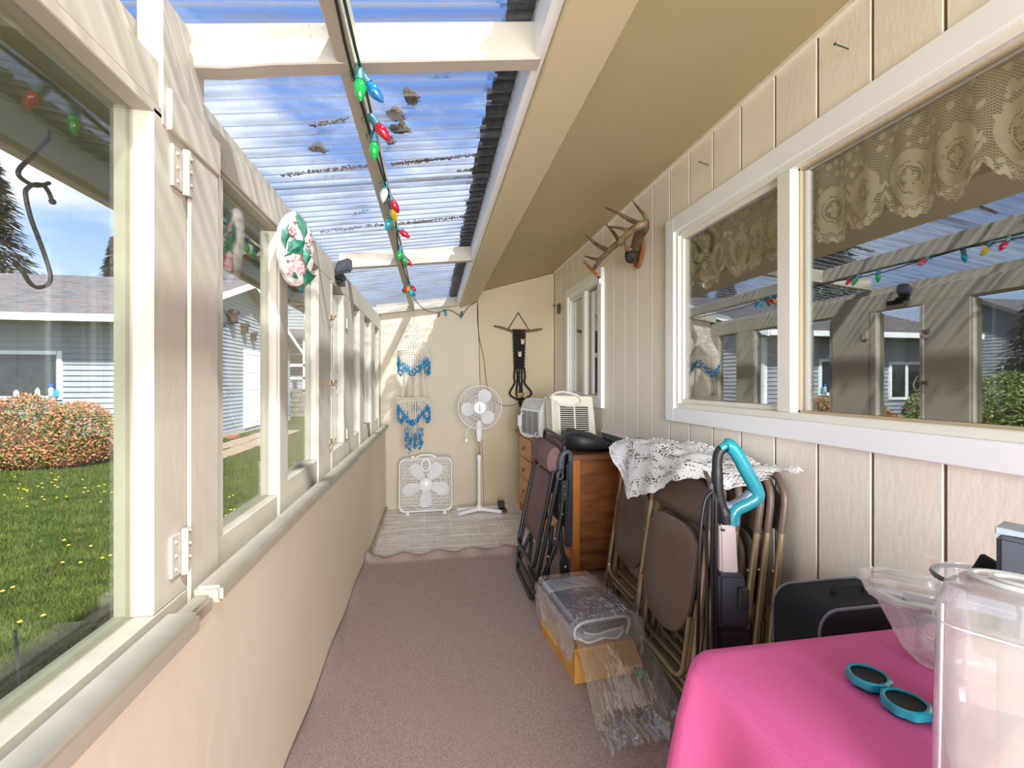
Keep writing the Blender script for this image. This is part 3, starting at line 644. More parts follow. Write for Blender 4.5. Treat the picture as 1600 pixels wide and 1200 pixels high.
# ------------------------------------------------------------------ air conditioners
def frame_pts(o, ax, ay, az):
    o, ax, ay, az = V3(o), V3(ax), V3(ay), V3(az)
    return lambda a, b, c: o+ax*a+ay*b+az*c
def ac1():
    a = math.radians(14); X = V3((math.cos(a), math.sin(a), 0)); Y = V3((-math.sin(a), math.cos(a), 0))
    O = V3((.905, 3.76, .822)); z = V3((0, 0, 1)); F = frame_pts(O, X, Y, z)   # X: into depth (to the wall), Y: along the grille
    w, dpt, h = .40, .30, .335
    t = thing('air_conditioner', 'white window air conditioner with slanted vent grille at the far end of the dresser', 'air conditioner', (1.0, 3.95, .822))
    prof = [(0, 0), (dpt, 0), (dpt, h), (.05, h), (0, h-.10)]
    MB().prism([F(p, 0, q) for p, q in prof], Y*w).build('casing', acw, t, bevel=.006, seg=2)
    g = MB()
    n = V3((-1, 0, 0))
    for r in range(15):
        zc = .03+r*.0135
        for c in range(3):
            g.obox(F(-.002, .09+c*.11, zc), X*.003, Y*.047, z*.0035)
    g.build('grille_slots', M('slot_dark', (70, 72, 74), .7), t, kind='stuff')
    u = MB(); d1 = (V3((.05, 0, .10))).normalized()
    dv = (X*.05+z*.10).normalized(); nv = (X*.10-z*.05).normalized()
    for r in range(5):
        for c in range(8): u.obox(F(.025, 0, h-.05)+dv*(-.04+r*.02)+Y*(.035+c*.047)-nv*.001, nv*.002, Y*.017, dv*.006)
    u.build('vent_openings', M('vent_grey', (176, 178, 176), .6), t, kind='stuff')
    MB().obox(F(.16, -.002, .20), X*.035, Y*.002, z*.09).build('sticker', label_m, t)
    MB().obox(F(dpt+.012, w/2, h/2+.012), X*.012, Y*(w/2+.035), z*(h/2+.022)).build('side_flange', acw, t, bevel=.004)
    MB().obox(F(dpt+.035, w/2, h/2+.012), X*.006, Y*(w/2+.03), z*(h/2+.03)).build('expanding_panel', acw, t, bevel=.002)
    MB().tube([F(.09, .03, h), F(.10, .1, h+.012), F(.25, .3, h+.018)], .012, 8).build('top_rod', acw, t)
    MB().tube(smoothpts([F(-.01, .33, .20), F(-.05, .31, .16), F(-.065, .26, .05), F(-.055, .18, .01), F(-.02, .10, .012), F(-.012, .05, .05)]), .0065, 8).build('power_cord', acw, t, smooth=True)
    MB().obox(F(-.03, .35, .13), X*.015, Y*.02, z*.05).build('plug', acw, t, bevel=.004)
ac1()
def ac2():
    t = thing('air_conditioner', 'cream window air conditioner with black slotted grille tilted on the dresser', 'air conditioner', (1.08, 3.45, .822))
    X = V3((1, .03, -.03)).normalized(); z = V3((-.04, .03, 1)).normalized(); Y = X.cross(z)*-1
    Y = z.cross(X)
    F = frame_pts((.925, 3.40, .826), X, Y, z); w, h = .335, .375
    MB().prism([F(0, 0, 0), F(w+.02, 0, 0), F(w, 0, h), F(.0, 0, h)], Y*.045).build('front_cover', acb, t, bevel=.008, seg=2)
    MB().obox(F(w/2, .14, h*.46), X*(w/2-.015), Y*.10, z*(h*.44)).build('casing', acb, t, bevel=.004)
    MB().obox(F(w/2+.01, -.001, h*.44), X*.115, Y*.0015, z*.135).build('grille_opening', M('vent_black', (34, 32, 30), .8), t)
    s = MB()
    for i in range(17): s.obox(F(w/2+.01, -.005, h*.44-.13+i*.0163), X*.115, Y*.004, z*.0028)
    s.obox(F(w/2+.01, -.006, h*.44), X*.006, Y*.004, z*.135); s.build('louvers', acb, t, kind='stuff')
    c = MB()
    for i in range(26): c.obox(F(.028, -.002, .06+i*.011), X*.018, Y*.002, z*.003)
    c.build('side_ribs', M('rib_grey', (190, 186, 174), .6), t, kind='stuff')
    MB().tube(smoothpts([F(-.01, .02, h-.02), F(.03, -.01, h+.02), F(.10, -.02, h+.03), F(.20, -.03, h+.005), F(.23, -.035, h-.04), F(.17, -.03, h-.075), F(.09, -.03, h-.075), F(.03, -.02, h-.05)]), .007, 8).build('power_cord', acb, t, smooth=True)
ac2()

# black bag on dresser
def blob(name, mat, fn, nu=24, nv=14, **k):
    m = MB(); pts = []
    for i in range(nv+1):
        for j in range(nu): pts.append(fn(2*PI*j/nu, PI*i/nv))
    fs = [(i*nu+j, i*nu+(j+1) % nu, (i+1)*nu+(j+1) % nu, (i+1)*nu+j) for i in range(nv) for j in range(nu)]
    return m.add(pts, fs).build(name, mat, smooth=True, **k)
def bagfn(a, p):
    s, c = math.sin(p), math.cos(p)
    def sg(v, e): return math.copysign(abs(v)**e, v)
    x = 1.105+.19*sg(s*math.cos(a), .7); y = 3.14+.17*sg(s*math.sin(a), .7); hgt = .088+.02*math.sin(x*14)-.06*max(0, x-1.12)/.19
    z = .824+(max(0, (sg(c, .6)+1)/2))*hgt*1.25
    nrm = noise.noise(Vector((x*9, y*9, z*9)))
    if z > .84: z += .045*abs(nrm)-.008; x += .012*nrm; y += .01*noise.noise(Vector((y*20, x*14, 2)))
    return (x, y, max(z, .824))
bg_ = thing('shoulder_bag', 'crumpled black shoulder bag lying on the near end of the dresser', 'bag', (1.1, 3.14, .822))
blob('bag_body', M('black_nylon', (36, 38, 42), .5, var=.15, bump=.3, bscale=40), bagfn, parent=bg_)
MB().tube(smoothpts([(1.0, 3.0, .87), (1.08, 2.985, .86), (1.2, 2.99, .865), (1.26, 3.06, .88), (1.22, 3.14, .895)]), .008, 6).build('strap', blackf, bg_, smooth=True)
MB().box(.955, .975, 3.20, 3.225, .875, .905).build('tag', cream, bg_)
sc_ = thing('window_screen', 'white framed window screen leaning on the wall behind the black bag', 'screen', (1.30, 3.1, .82))
m = MB(); m.box(1.295, 1.31, 2.9, 3.37, .915, .932); m.box(1.295, 1.31, 2.9, 2.912, .823, .915); m.build('frame', white, sc_, bevel=.002)
box('mesh_panel', M('screen_grey', (104, 104, 100), .9), sc_, 1.302, 1.306, 2.912, 3.37, .823, .915)

# ------------------------------------------------------------------ fans
def box_fan():
    t = thing('box_fan', 'white square box fan with round cornered louvred grille on the vinyl floor', 'fan', (-.06, 4.63, 0))
    x0, x1, z0, z1 = -.325, .205, .02, .55; yf, yb = 4.60, 4.70; sx = .03
    def tilt(p): x, y, z = p; return (x, y+.10*z*.6-.01+(-.02)*(x), z+.015*x)
    def rr(m, r, x0, x1, z0, z1, y):
        pts = []
        for cx, cz, a0 in ((x1-r, z1-r, 0), (x0+r, z1-r, PI/2), (x0+r, z0+r, PI), (x1-r, z0+r, 3*PI/2)):
            pts += [(cx+r*math.cos(a0+PI/2*k/5), y, cz+r*math.sin(a0+PI/2*k/5)) for k in range(6)]
        return pts
    outer = [rr(None, .06, x0, x1, z0, z1, y) for y in (yf, yf-.006, yb)]
    inn = rr(None, .05, x0+.018, x1-.018, z0+.018, z1-.018, yf); inb = rr(None, .05, x0+.018, x1-.018, z0+.018, z1-.018, yb)
    m = MB(); n = 24; rings = [inn, rr(None, .055, x0+.006, x1-.006, z0+.006, z1-.006, yf-.008), outer[0], outer[2], inb]
    m.add([tilt(p) for R in rings for p in R], [(i*n+j, i*n+(j+1) % n, (i+1)*n+(j+1) % n, (i+1)*n+j) for i in range(4) for j in range(n)]+[(4*n+j, 4*n+(j+1) % n, (j+1) % n, j) for j in range(n)])
    m.build('housing', wplast, t, smooth=True)
    cx, cz = (x0+x1)/2, (z0+z1)/2
    g = MB()
    for i in range(27):
        z = z0+.03+i*(z1-z0-.06)/26; g.obox(tilt((cx, yf+.004, z)), (.24, 0, 0), (0, .004, 0), (0, 0, .0017))
    for i in range(22):
        x = x0+.03+i*(x1-x0-.06)/21; g.obox(tilt((x, yf+.012, cz)), (.0012, 0, 0), (0, .001, 0), (0, .027*.9, .235))
    for r in (.10, .15, .20, .24): g.tube([tilt((cx+r*math.cos(a), yf-.001, cz+r*math.sin(a))) for a in [2*PI*k/36 for k in range(36)]], .0022, 5, closed=True)
    g.build('front_grille', wplast, t, kind='stuff')
    g2 = MB()
    for i in range(14):
        z = z0+.04+i*(z1-z0-.08)/13; g2.obox(tilt((cx, yb-.01, z)), (.24, 0, 0), (0, .003, 0), (0, 0, .002))
    g2.build('rear_grille', wplast, t, kind='stuff')
    for k in range(5):
        a = PI/2+2*PI*k/5+PI; pts = []
        for s_, wd in ((.05, .025), (.10, .045), (.16, .062), (.21, .055), (.235, .025)):
            for sg_ in (-1, 1): pts.append((s_, sg_*wd))
        P = [tilt((cx+s_*math.cos(a)-w_*math.sin(a), 4.655+w_*.35, cz+s_*math.sin(a)+w_*math.cos(a))) for s_, w_ in pts]
        MB().add(P, [(0, 2, 3, 1), (2, 4, 5, 3), (4, 6, 7, 5), (6, 8, 9, 7)]).build('blade', wplast, t, solid=.003)
    MB().lathe(tilt((cx, yf-.003, cz)), [(.001, -.014), (.05, -.012), (.066, 0), (.07, .03), (.001, .03)], 28, (0, 1, -.05)).build('hub', wplast, t, smooth=True)
    bd = box('badge', labeld, t, cx-.03, cx+.03, 4.598, 4.6005, cz-.012, cz+.010)
    for k in range(5): box('badge_letter', wplast, bd, cx-.024+k*.010, cx-.018+k*.010, 4.5965, 4.598, cz-.006, cz+.004)
    hd = MB(); hd.tube(smoothpts([tilt((cx-.10, 4.64, z1)), tilt((cx-.05, 4.64, z1+.022)), tilt((cx+.04, 4.64, z1+.022)), tilt((cx+.10, 4.64, z1))]), .010, 8); hd.build('carry_handle', wplast, t, smooth=True)
    MB().lathe(tilt((cx-.13, 4.65, z1)), [(.001, 0), (.02, 0), (.018, .016), (.001, .018)], 14).build('speed_knob', wplast, t)
    for x in (x0+.09, x1-.08):
        MB().prism([(x-.02, yf-.03, 0), (x+.02, yf-.03, 0), (x+.008, yf-.005, .03), (x-.008, yf-.005, .03)], (0, .05, 0)).build('foot', wplast, t)
    c = MB()
    for k in range(3): c.tube([tilt((cx+(.035+.006*k)*math.cos(a)+.0, yf-.012-.004*k, z1-.065+(.055+.004*k)*math.sin(a))) for a in [2*PI*q/18 for q in range(18)]], .003, 5, closed=True)
    c.build('coiled_cord', wplast, t)
box_fan()
def stand_fan():
    X0, Y0 = .468, 4.56; t = thing('pedestal_fan', 'white round pedestal fan on a cross shaped base near the back wall', 'fan', (X0, Y0, 0))
    for k, a in enumerate((.52, PI-.52, PI+.55, -.50)):
        u = V3((math.cos(a), math.sin(a)*.62, 0)); v = V3((-u.y, u.x, 0)).normalized()
        L_ = .25
        P0, P1 = V3((X0, Y0, 0)), V3((X0, Y0, 0))+u*L_
        m = MB(); z0, z1 = .022, .002
        m.hexa([P0-v*.024+V3((0, 0, z0)), P1-v*.017+V3((0, 0, z1)), P1+v*.017+V3((0, 0, z1)), P0+v*.024+V3((0, 0, z0)), P0-v*.022+V3((0, 0, .058)), P1-v*.015+V3((0, 0, .030)), P1+v*.015+V3((0, 0, .030)), P0+v*.022+V3((0, 0, .058))])
        m.build('leg', wplast, t, bevel=.005, seg=2)
    MB().lathe((X0, Y0, .02), [(.001, 0), (.035, 0), (.033, .04), (.02, .06), (.001, .06)], 16).build('base_hub', wplast, t, smooth=True)
    MB().lathe((X0, Y0, .06), [(.001, 0), (.0165, 0), (.0165, .46), (.022, .46), (.022, .51), (.018, .515), (.001, .515)], 16).build('column', wplast, t, smooth=True)
    MB().lathe((X0, Y0, .57), [(.001, 0), (.010, 0), (.010, .15), (.001, .15)], 12).build('inner_tube', chrome, t, smooth=True)
    MB().lathe((X0, Y0, .71), [(.001, 0), (.020, 0), (.032, .07), (.034, .16), (.02, .21), (.001, .21)], 16, sy=.8).build('control_box', wplast, t, smooth=True)
    c = V3((X0, Y0-.06, 1.055)); ax = V3((-.12, -1, 0)).normalized(); a = V3((0, 0, 1)); b = ax.cross(a)
    MB().lathe(c-ax*.04, [(.001, 0), (.07, 0), (.055, -.10), (.03, -.13), (.001, -.13)], 20, ax).build('motor_housing', wplast, t, smooth=True)
    for sgn, nm in ((1, 'front_grille'), (-1, 'rear_grille')):
        g = MB(); R = .215
        def q(r, an): return c+(a*math.sin(an)+b*math.cos(an))*r+ax*sgn*(.055*(1-(r/R)**2.5)+.008)
        for r in (.215, .19, .165, .12, .085): g.tube([q(r, 2*PI*k/40) for k in range(40)], .0045 if r > .21 else .0016, 6, closed=True)
        for k in range(60): g.tube([q(.06, 2*PI*k/60+.3), q(.12, 2*PI*k/60+.15), q(.17, 2*PI*k/60+.05), q(.214, 2*PI*k/60)], .0011, 4)
        g.build(nm, wplast, t, kind='stuff')
    for k in range(3):
        an = PI*.62+2*PI*k/3; m = MB(); rad = a*math.sin(an)+b*math.cos(an); tg = a*math.cos(an)-b*math.sin(an); P = []
        n = 14
        for i in range(n):
            th = 2*PI*i/n; s_ = .115+.070*math.cos(th); w_ = .068*math.sin(th)*(1+.25*math.cos(th)); P.append(c+rad*s_+tg*w_+ax*(w_*.28))
        m.add(P+[c+rad*.03], [tuple(range(n))]); m.v.pop(); m.build('blade', M('translucent_white', (228, 230, 234), .3, var=.02), t, solid=.003)
    MB().lathe(c+ax*.062, [(.001, 0), (.062, 0), (.058, .008), (.001, .012)], 28, ax).build('centre_cap', wplast, t, smooth=True)
    l = MB()
    for k in range(6): l.obox(c+ax*.0745+a*(-.028+k*.011), b*.004, ax*.001, a*.004)
    l.build('cap_lettering', labeld, t, kind='stuff')
    MB().tube(smoothpts([(X0-.03, Y0, .90), (X0-.11, Y0-.01, .84), (X0-.13, Y0-.01, .78), (X0-.13, Y0-.01, .74)]), .003, 5).build('power_cord', wplast, t)
    MB().box(X0-.142, X0-.118, Y0-.02, Y0, .71, .74).build('plug', wplast, t, bevel=.002)
    MB().tube(smoothpts([(X0-.02, Y0-.02, .88), (X0-.06, Y0-.03, .80), (X0-.03, Y0-.03, .74), (X0+.03, Y0-.03, .74), (X0+.04, Y0-.03, .78)]), .003, 5).build('cord_loop', wplast, t)
stand_fan()
pb = thing('foot_switch', 'small black transformer block on the floor beside the pedestal fan base', 'transformer', (.71, 4.57, 0))
MB().hexa([(.665, 4.50, 0), (.745, 4.50, 0), (.745, 4.60, 0), (.665, 4.60, 0), (.672, 4.51, .03), (.738, 4.51, .03), (.735, 4.60, .03), (.67, 4.60, .03)]).build('lower_half', blackp, pb, bevel=.004)
MB().hexa([(.662, 4.545, .03), (.728, 4.545, .03), (.728, 4.60, .03), (.662, 4.60, .03), (.658, 4.55, .095), (.725, 4.55, .095), (.722, 4.60, .10), (.658, 4.60, .10)]).build('upper_half', blackp, pb, bevel=.006)

# ------------------------------------------------------------------ shell wind chime
def chime():
    X, Y = -.17, 4.42; t = thing('shell_wind_chime', 'tiered white shell wind chime with zigzags of blue shells under the purlin', 'wind chime', (X, Y, 1.9))
    S = 4.42/4.3
    def zz(z): return 1.3+(z-1.3)*S
    r1, r0 = .143*S, .075*S; z0, z1, z2 = zz(1.715), zz(1.575), zz(1.14); zt = zz(1.83)
    MB().tube([(X, Y, zt), (X, Y, zt+.05), (X-.01, Y, RB(-.18, Y)+.005)], .0015, 5).build('hanging_line', cordb, t)
    def band(r, z, nm='shell_ring'):
        m = MB()
        for row in (0, .018):
            n = int(2*PI*r/.016)
            for k in range(n): m.bead((X+r*math.cos(2*PI*k/n), Y+r*math.sin(2*PI*k/n), z+row), .011, .008)
        return m.build(nm, shellw, t, kind='stuff')
    band(.042*S, zt-.01); band(r0, z0); band(r1, z1); band(r1, z2)
    def strands(name, n, ra, za, rb, zb, st=.016, zf=None):
        m = MB()
        for k in range(n):
            a = 2*PI*k/n; ze = zf(a) if zf else zb; L_ = za-ze; q = max(2, int(abs(L_)/st))
            for i in range(q+1):
                f = i/q; r = ra+(rb-ra)*(f if zf is None else 0); m.bead((X+r*math.cos(a)+random.uniform(-.002, .002), Y+r*math.sin(a), za-L_*f), .0082, .0105)
        return m.build(name, shellw, t, kind='stuff')
    strands('crown_strands', 20, .042*S, zt-.01, r0, z0)
    strands('cone_strands', 34, r0, z0, r1, z1, .014)
    zig1 = lambda a: z1-.055-.10*(.5+.5*math.cos(3*a+PI*.55+PI))
    zig2 = lambda a: z2-.045-.13*(.5+.5*math.cos(3*a+PI*.55+PI))
    strands('upper_skirt', 44, r1, z1, r1, 0, .015, zig1); strands('lower_skirt', 44, r1, z2, r1, 0, .015, zig2)
    for nm, zg, th in (('upper_blue_zigzag', zig1, .065), ('lower_blue_zigzag', zig2, .055)):
        m = MB()
        for k in range(420):
            a = random.uniform(0, 2*PI); z = zg(a)+random.uniform(-th, th*.2); m.bead((X+(r1+random.uniform(-.008, .008))*math.cos(a), Y+(r1+random.uniform(-.008, .008))*math.sin(a), z), .0075, .011)
        m.build(nm, shellb, t, kind='stuff')
    m = MB()
    for a0 in (.3, 1.9, 3.5, 5.0):
        for k in range(5):
            a = a0+(k-2)*.10
            for i in range(22):
                f = i/21; r = r1*(.55+.20*f); m.bead((X+r*math.cos(a), Y+r*math.sin(a), z1-.06-(z1-z2-.10)*f), .006, .009)
    m.build('middle_strands', shellw, t, kind='stuff')
    m = MB(); b = MB()
    for k in range(9):
        a = 2*PI*k/9; r = r1*.5; zb = zz(.72)+.09*(.5+.5*math.cos(2*a+1)); n = 22
        for i in range(n): m.bead((X+r*math.cos(a), Y+r*math.sin(a), z2-(z2-zb)*i/n), .0045, .008)
        for i in range(26): b.bead((X+r*math.cos(a)+random.uniform(-.014, .014), Y+r*math.sin(a)+random.uniform(-.01, .01), zb+random.uniform(-.06, .09)), .0075, .011)
    m.build('inner_strands', shellw, t, kind='stuff'); b.build('blue_tassels', shellb, t, kind='stuff')
chime()

# ------------------------------------------------------------------ macrame hanging
def macrame():
    Y = YB-.035; t = thing('macrame_hanging', 'black macrame plant hanger on a driftwood stick on the back wall', 'wall hanging', (.92, Y, 1.9))
    stk = [(.65, 1.905), (.72, 1.892), (.80, 1.868), (.86, 1.850), (.93, 1.853), (1.0, 1.858), (1.06, 1.862), (1.12, 1.874), (1.18, 1.882)]
    MB().tube([(x, Y+.006*math.sin(x*30), z) for x, z in stk], [.009, .013, .014, .016, .017, .017, .015, .016, .007], 8).build('driftwood_stick', drift, t, smooth=True)
    m = MB(); m.tube([(.80, Y-.012, 1.868), (.915, Y+.01, 2.055)], .004, 6); m.tube([(.915, Y+.01, 2.055), (1.035, Y-.012, 1.862)], .004, 6); m.build('hanging_cord', cordb, t)
    MB().lathe((.915, Y+.03, 2.055), [(.001, 0), (.004, 0), (.004, .03), (.001, .03)], 8, (0, -1, 0)).build('nail', iron, t)
    m = MB(); rows = 26
    for i in range(rows):
        z = 1.865-i*.0162; w = .072-.016*i/rows; off = .5*(i % 2)
        for k in range(8):
            x = .925+(-1+2*(k+off)/8)*w; m.ball((x, Y-.016, z), .0095, .008, .010, n=6)
    m.build('knotted_band', cordb, t, smooth=True, kind='stuff')
    for x, z in ((.955, 1.735), (.925, 1.60)):
        f = MB(); f.ball((x, Y-.032, z), .019, .010, .026, n=10); f.prism([(x-.018, Y-.03, z+.012), (x-.004, Y-.03, z+.02), (x-.016, Y-.03, z+.04)], (0, .006, 0)); f.prism([(x+.018, Y-.03, z+.012), (x+.004, Y-.03, z+.02), (x+.016, Y-.03, z+.04)], (0, .006, 0))
        o = f.build('owl_face', M('bone_white', (224, 214, 190), .6), t, smooth=True)
        e_ = MB(); e_.ball((x-.007, Y-.042, z+.006), .004, n=6); e_.ball((x+.007, Y-.042, z+.006), .004, n=6); e_.build('eyes', iron, o)
    zb = 1.865-26*.0162
    for i, (xt, xm, xb) in enumerate(((.875, .865, .815), (.895, .90, .885), (.925, .92, .935), (.95, .95, .925), (.975, .985, 1.045))):
        pts = [(xt, Y-.015, zb+.02), (xm, Y-.015, zb-.08), ((xm+xt)/2, Y-.02, zb-.15), (xb, Y-.05, zb-.245), (.925+(xb-.925)*.8, Y-.05, zb-.29), (.925, Y-.04, zb-.335)]
        MB().tube(smoothpts(pts, 5), [.009+.003*(k % 2) for k in range(26)], 6).build('cord', cordb, t, smooth=True)
    MB().tube([(.935, Y-.05, zb-.15), (.93, Y-.055, zb-.31), (.925, Y-.04, zb-.40)], [.014, .026, .010], 8).build('tassel', cordb, t)
    MB().lathe((.925, Y-.046, zb-.305), [(.001, 0), (.03, 0), (.043, .05), (.04, .055), (.001, .05)], 16).build('wooden_cup', M('cup_tan', (170, 142, 108), .7), t, smooth=True)
macrame()

# ------------------------------------------------------------------ cords on the back wall
c = MB(); c.tube(smoothpts([(.475, YB-.012, 2.14), (.478, YB-.008, 1.95), (.50, YB-.008, 1.75), (.545, YB-.008, 1.55), (.565, YB-.008, 1.35), (.60, YB-.008, 1.20), (.70, YB-.008, 1.08), (.80, YB-.008, 1.05), (.93, YB-.008, 1.09), (.95, YB-.01, 1.2)]), .003, 6)
o = c.build('electric_cable', cordb, None, at=(.55, YB, 1.5)); tag(o, 'thin dark cord running down the back wall behind the round fan', 'cord')

# ------------------------------------------------------------------ string lights
def lights():
    t = thing('string_lights', 'green string of coloured Christmas bulbs fixed along the roof purlin', 'lights', (-.17, 2, 2.0))
    zb = lambda y: RB(-.19, y)
    path = [(-.165, y, zb(y)-.004-.012*math.sin(y*5)**2) for y in [YN+.1*k for k in range(64)] if y < 3.6]
    MB().tube(path, .0035, 6).build('wire', greenc, t, smooth=True)
    path2 = [(-.172+.012*math.sin(y*4), y, zb(y)-.010-.02*math.sin(y*4+1)**2) for y in [YN+.1*k for k in range(64)] if y < 3.6]
    MB().tube(path2, .0035, 6).build('wire', M('dark_wire', (24, 34, 32), .6), t, smooth=True)
    MB().tube(smoothpts([(-.165, 3.55, zb(3.3)-.01), (-.15, 3.8, zb(3.3)-.05), (-.06, 4.4, 1.99), (.06, 4.78, 2.03), (.18, 4.79, 2.06), (.30, 4.79, 2.0), (.33, 4.79, 2.03), (.38, 4.79, 2.10), (.46, 4.80, 2.15)]), .0035, 6).build('wire', greenc, t, smooth=True)
    def light(y, dx, col, tiltx, tilty, x0=-.168, dz=-.012, s=1):
        B = V3((x0, y, (zb(y) if x0 < 0 else 2.04)+dz)); d = V3((tiltx, tilty, -1)).normalized()
        sk = MB().lathe(B, [(.001, -.004), (.0095*s, -.004), (.0115*s, .006), (.0115*s, .028*s), (.001, .028*s)], 12, d).build('socket', sockc, t, smooth=True)
        prof = [(.001, .026), (.009, .027), (.0135, .036), (.0150, .046), (.0125, .060), (.0075, .072), (.001, .080)]
        b_ = MB().lathe(B, [(r*s, h*s) for r, h in prof], 14, d).build('bulb', BULB[col], sk, smooth=True)
        MB().tube([B+V3((-.012, 0, .0)), B+V3((-.022, 0, -.008)), B+V3((-.018, 0, -.02))], .0015, 5).build('clip', greenc, sk)
    for y, col, tx, ty in ((1.112, 'green', .05, -.1), (1.126, 'blue', .9, .15), (1.301, 'red', .9, .2), (1.388, 'green', .0, .1), (1.716, 'clear', -.1, 0), (1.825, 'red', .6, .3), (1.902, 'yellow', .3, .5), (2.033, 'cyan', -.4, .1), (2.208, 'red', 1.4, .1), (2.514, 'green', -.1, .1), (2.645, 'green', .4, .5), (2.689, 'red', .9, .2), (0.678, 'red', -.5, 0), (0.787, 'green', .4, 0), (0.219, 'yellow', -.6, 0), (-0.219, 'blue', .5, 0), (-0.765, 'orange', .3, 0),
                            (3.410, 'orange', -.1, .0), (3.443, 'red', .9, -.1), (3.476, 'red', -.9, -.1), (3.519, 'green', -.7, 0), (3.541, 'cyan', .2, .1), (3.585, 'blue', .6, .2)):
        light(y, 0, col, tx, ty, s=1.0)
    light(4.78, 0, 'red', -.3, -.2, x0=.08, dz=.0, s=.9); light(4.78, 0, 'cyan', .3, -.1, x0=.13, dz=.02, s=.9); light(4.76, 0, 'blue', -.2, 0, x0=.31, dz=.0, s=.9)
lights()

# ------------------------------------------------------------------ hummingbird plaque
def plaque():
    O = V3((-.455, 1.645, 1.752)); n = V3((.80, -.60, .05)).normalized(); up = V3((.02, .05, 1)).normalized(); rt = up.cross(n).normalized(); up = n.cross(rt)
    t = thing('hummingbird_plaque', 'oval white plaster plaque with green hummingbird hanging on the window post', 'plaque', tuple(O))
    def q(a, b, c=0): return O+rt*a+up*b+n*c
    A, B = .068, .126; N_ = 40
    rings = []
    for s_, c_ in ((1, -.010), (1.0, .004), (.93, .010), (.6, .014), (.2, .015)):
        rings += [q(A*s_*math.cos(2*PI*k/N_)*(1+.02*math.sin(9*k)), B*s_*math.sin(2*PI*k/N_)*(1+.02*math.sin(7*k)), c_+(.003*math.sin(5*k) if .3 < s_ < .95 else 0)) for k in range(N_)]
    fs = [(i*N_+j, i*N_+(j+1) % N_, (i+1)*N_+(j+1) % N_, (i+1)*N_+j) for i in range(4) for j in range(N_)]+[tuple(range(N_)), tuple(4*N_+k for k in range(N_))]
    MB().add(rings, fs).build('plate', plaster, t, smooth=True)
    def petal(m, a, b, L_, w, ang, c=.017, lift=.006):
        a *= 1.1; b *= 1.12; L_ *= 1.4; w *= 1.7
        d = V3((math.cos(ang), math.sin(ang))).to_2d() if False else (math.cos(ang), math.sin(ang)); e_ = (-d[1], d[0])
        P = [q(a, b, c), q(a+d[0]*L_*.5+e_[0]*w, b+d[1]*L_*.5+e_[1]*w, c), q(a+d[0]*L_, b+d[1]*L_, c), q(a+d[0]*L_*.5-e_[0]*w, b+d[1]*L_*.5-e_[1]*w, c), q(a+d[0]*L_*.5, b+d[1]*L_*.5, c+lift)]
        m.add(P, [(0, 1, 4), (1, 2, 4), (2, 3, 4), (3, 0, 4), (3, 2, 1, 0)])
    b_ = MB()
    for k in range(7): petal(b_, .022-.004*k*.3, .028, .075-.004*k, .006, PI/2+.38-.09*k)
    petal(b_, .022, .03, .065, .016, PI+.75, .018, .010); petal(b_, .03, .02, .06, .010, -PI/2-.1, .018, .008); petal(b_, -.012, -.008, .04, .004, PI+.7)
    b_.build('hummingbird', leafg, t)
    g = MB()
    for a, b, L_, w, an in ((-.05, -.01, .06, .008, 1.4), (-.045, -.02, .055, .007, 1.75), (-.04, -.02, .04, .007, 1.05), (.018, -.03, .05, .008, 2.0), (.03, -.035, .05, .008, 1.4), (.02, -.045, .05, .012, -1.2), (.035, -.06, .045, .008, -1.8), (.02, -.09, .04, .008, .5), (.0, -.095, .03, .007, 2.6), (.025, -.10, .03, .007, 1.3)): petal(g, a, b, L_, w, an)
    g.build('leaves', leafg, t)
    for cx, cy, r in ((-.012, -.045, .024), (-.026, .045, .016), (.038, .0, .016), (-.028, -.075, .014), (.012, -.06, .014)):
        f = MB()
        for k in range(6): petal(f, cx, cy, r, r*.35, k*PI/3+cx*9, .016, .007)
        f.build('flower', pinkp, t)
    s_ = MB()
    s_.tube([q(-.035, .055, .018), q(-.02, .03, .02), q(.0, -.01, .02), (q(.02, -.05, .02)), q(.025, -.09, .018)], .0022, 5); s_.tube([q(-.02, .03, .02), q(-.05, .04, .016)], .002, 5); s_.tube([q(.03, .02, .02), q(.05, -.005, .018)], .002, 5)
    for k in range(16):
        an = random.uniform(0, 2*PI); rr_ = random.uniform(.35, .85); a0, b0 = A*rr_*math.cos(an), B*rr_*math.sin(an); d_ = random.uniform(0, PI)
        s_.tube([q(a0, b0, .015), q(a0+.012*math.cos(d_), b0+.012*math.sin(d_), .018)], [.0028, .001], 4)
    s_.build('stem', redbr, t, kind='stuff')
plaque()

# floodlight on header
fd = thing('floodlight', 'small black floodlight fixed to the header above the latched window', 'lamp', (-.49, 2.60, 1.90))
MB().hexa([(-.515, 2.58, 1.885), (-.44, 2.54, 1.895), (-.43, 2.62, 1.91), (-.51, 2.66, 1.90), (-.51, 2.57, 1.948), (-.44, 2.54, 1.968), (-.43, 2.61, 1.978), (-.51, 2.65, 1.958)]).build('lamp_head', greyp, fd, bevel=.008, seg=2)
MB().box(xf, xf+.03, 2.64, 2.74, 1.85, 1.88).build('mounting_arm', black, fd, bevel=.003)
MB().hexa([(xf, 2.60, 1.868), (xf+.05, 2.58, 1.868), (xf+.05, 2.66, 1.868), (xf, 2.68, 1.868), (xf, 2.60, 1.886), (xf+.05, 2.58, 1.888), (xf+.05, 2.66, 1.888), (xf, 2.68, 1.886)]).build('bracket', black, fd)

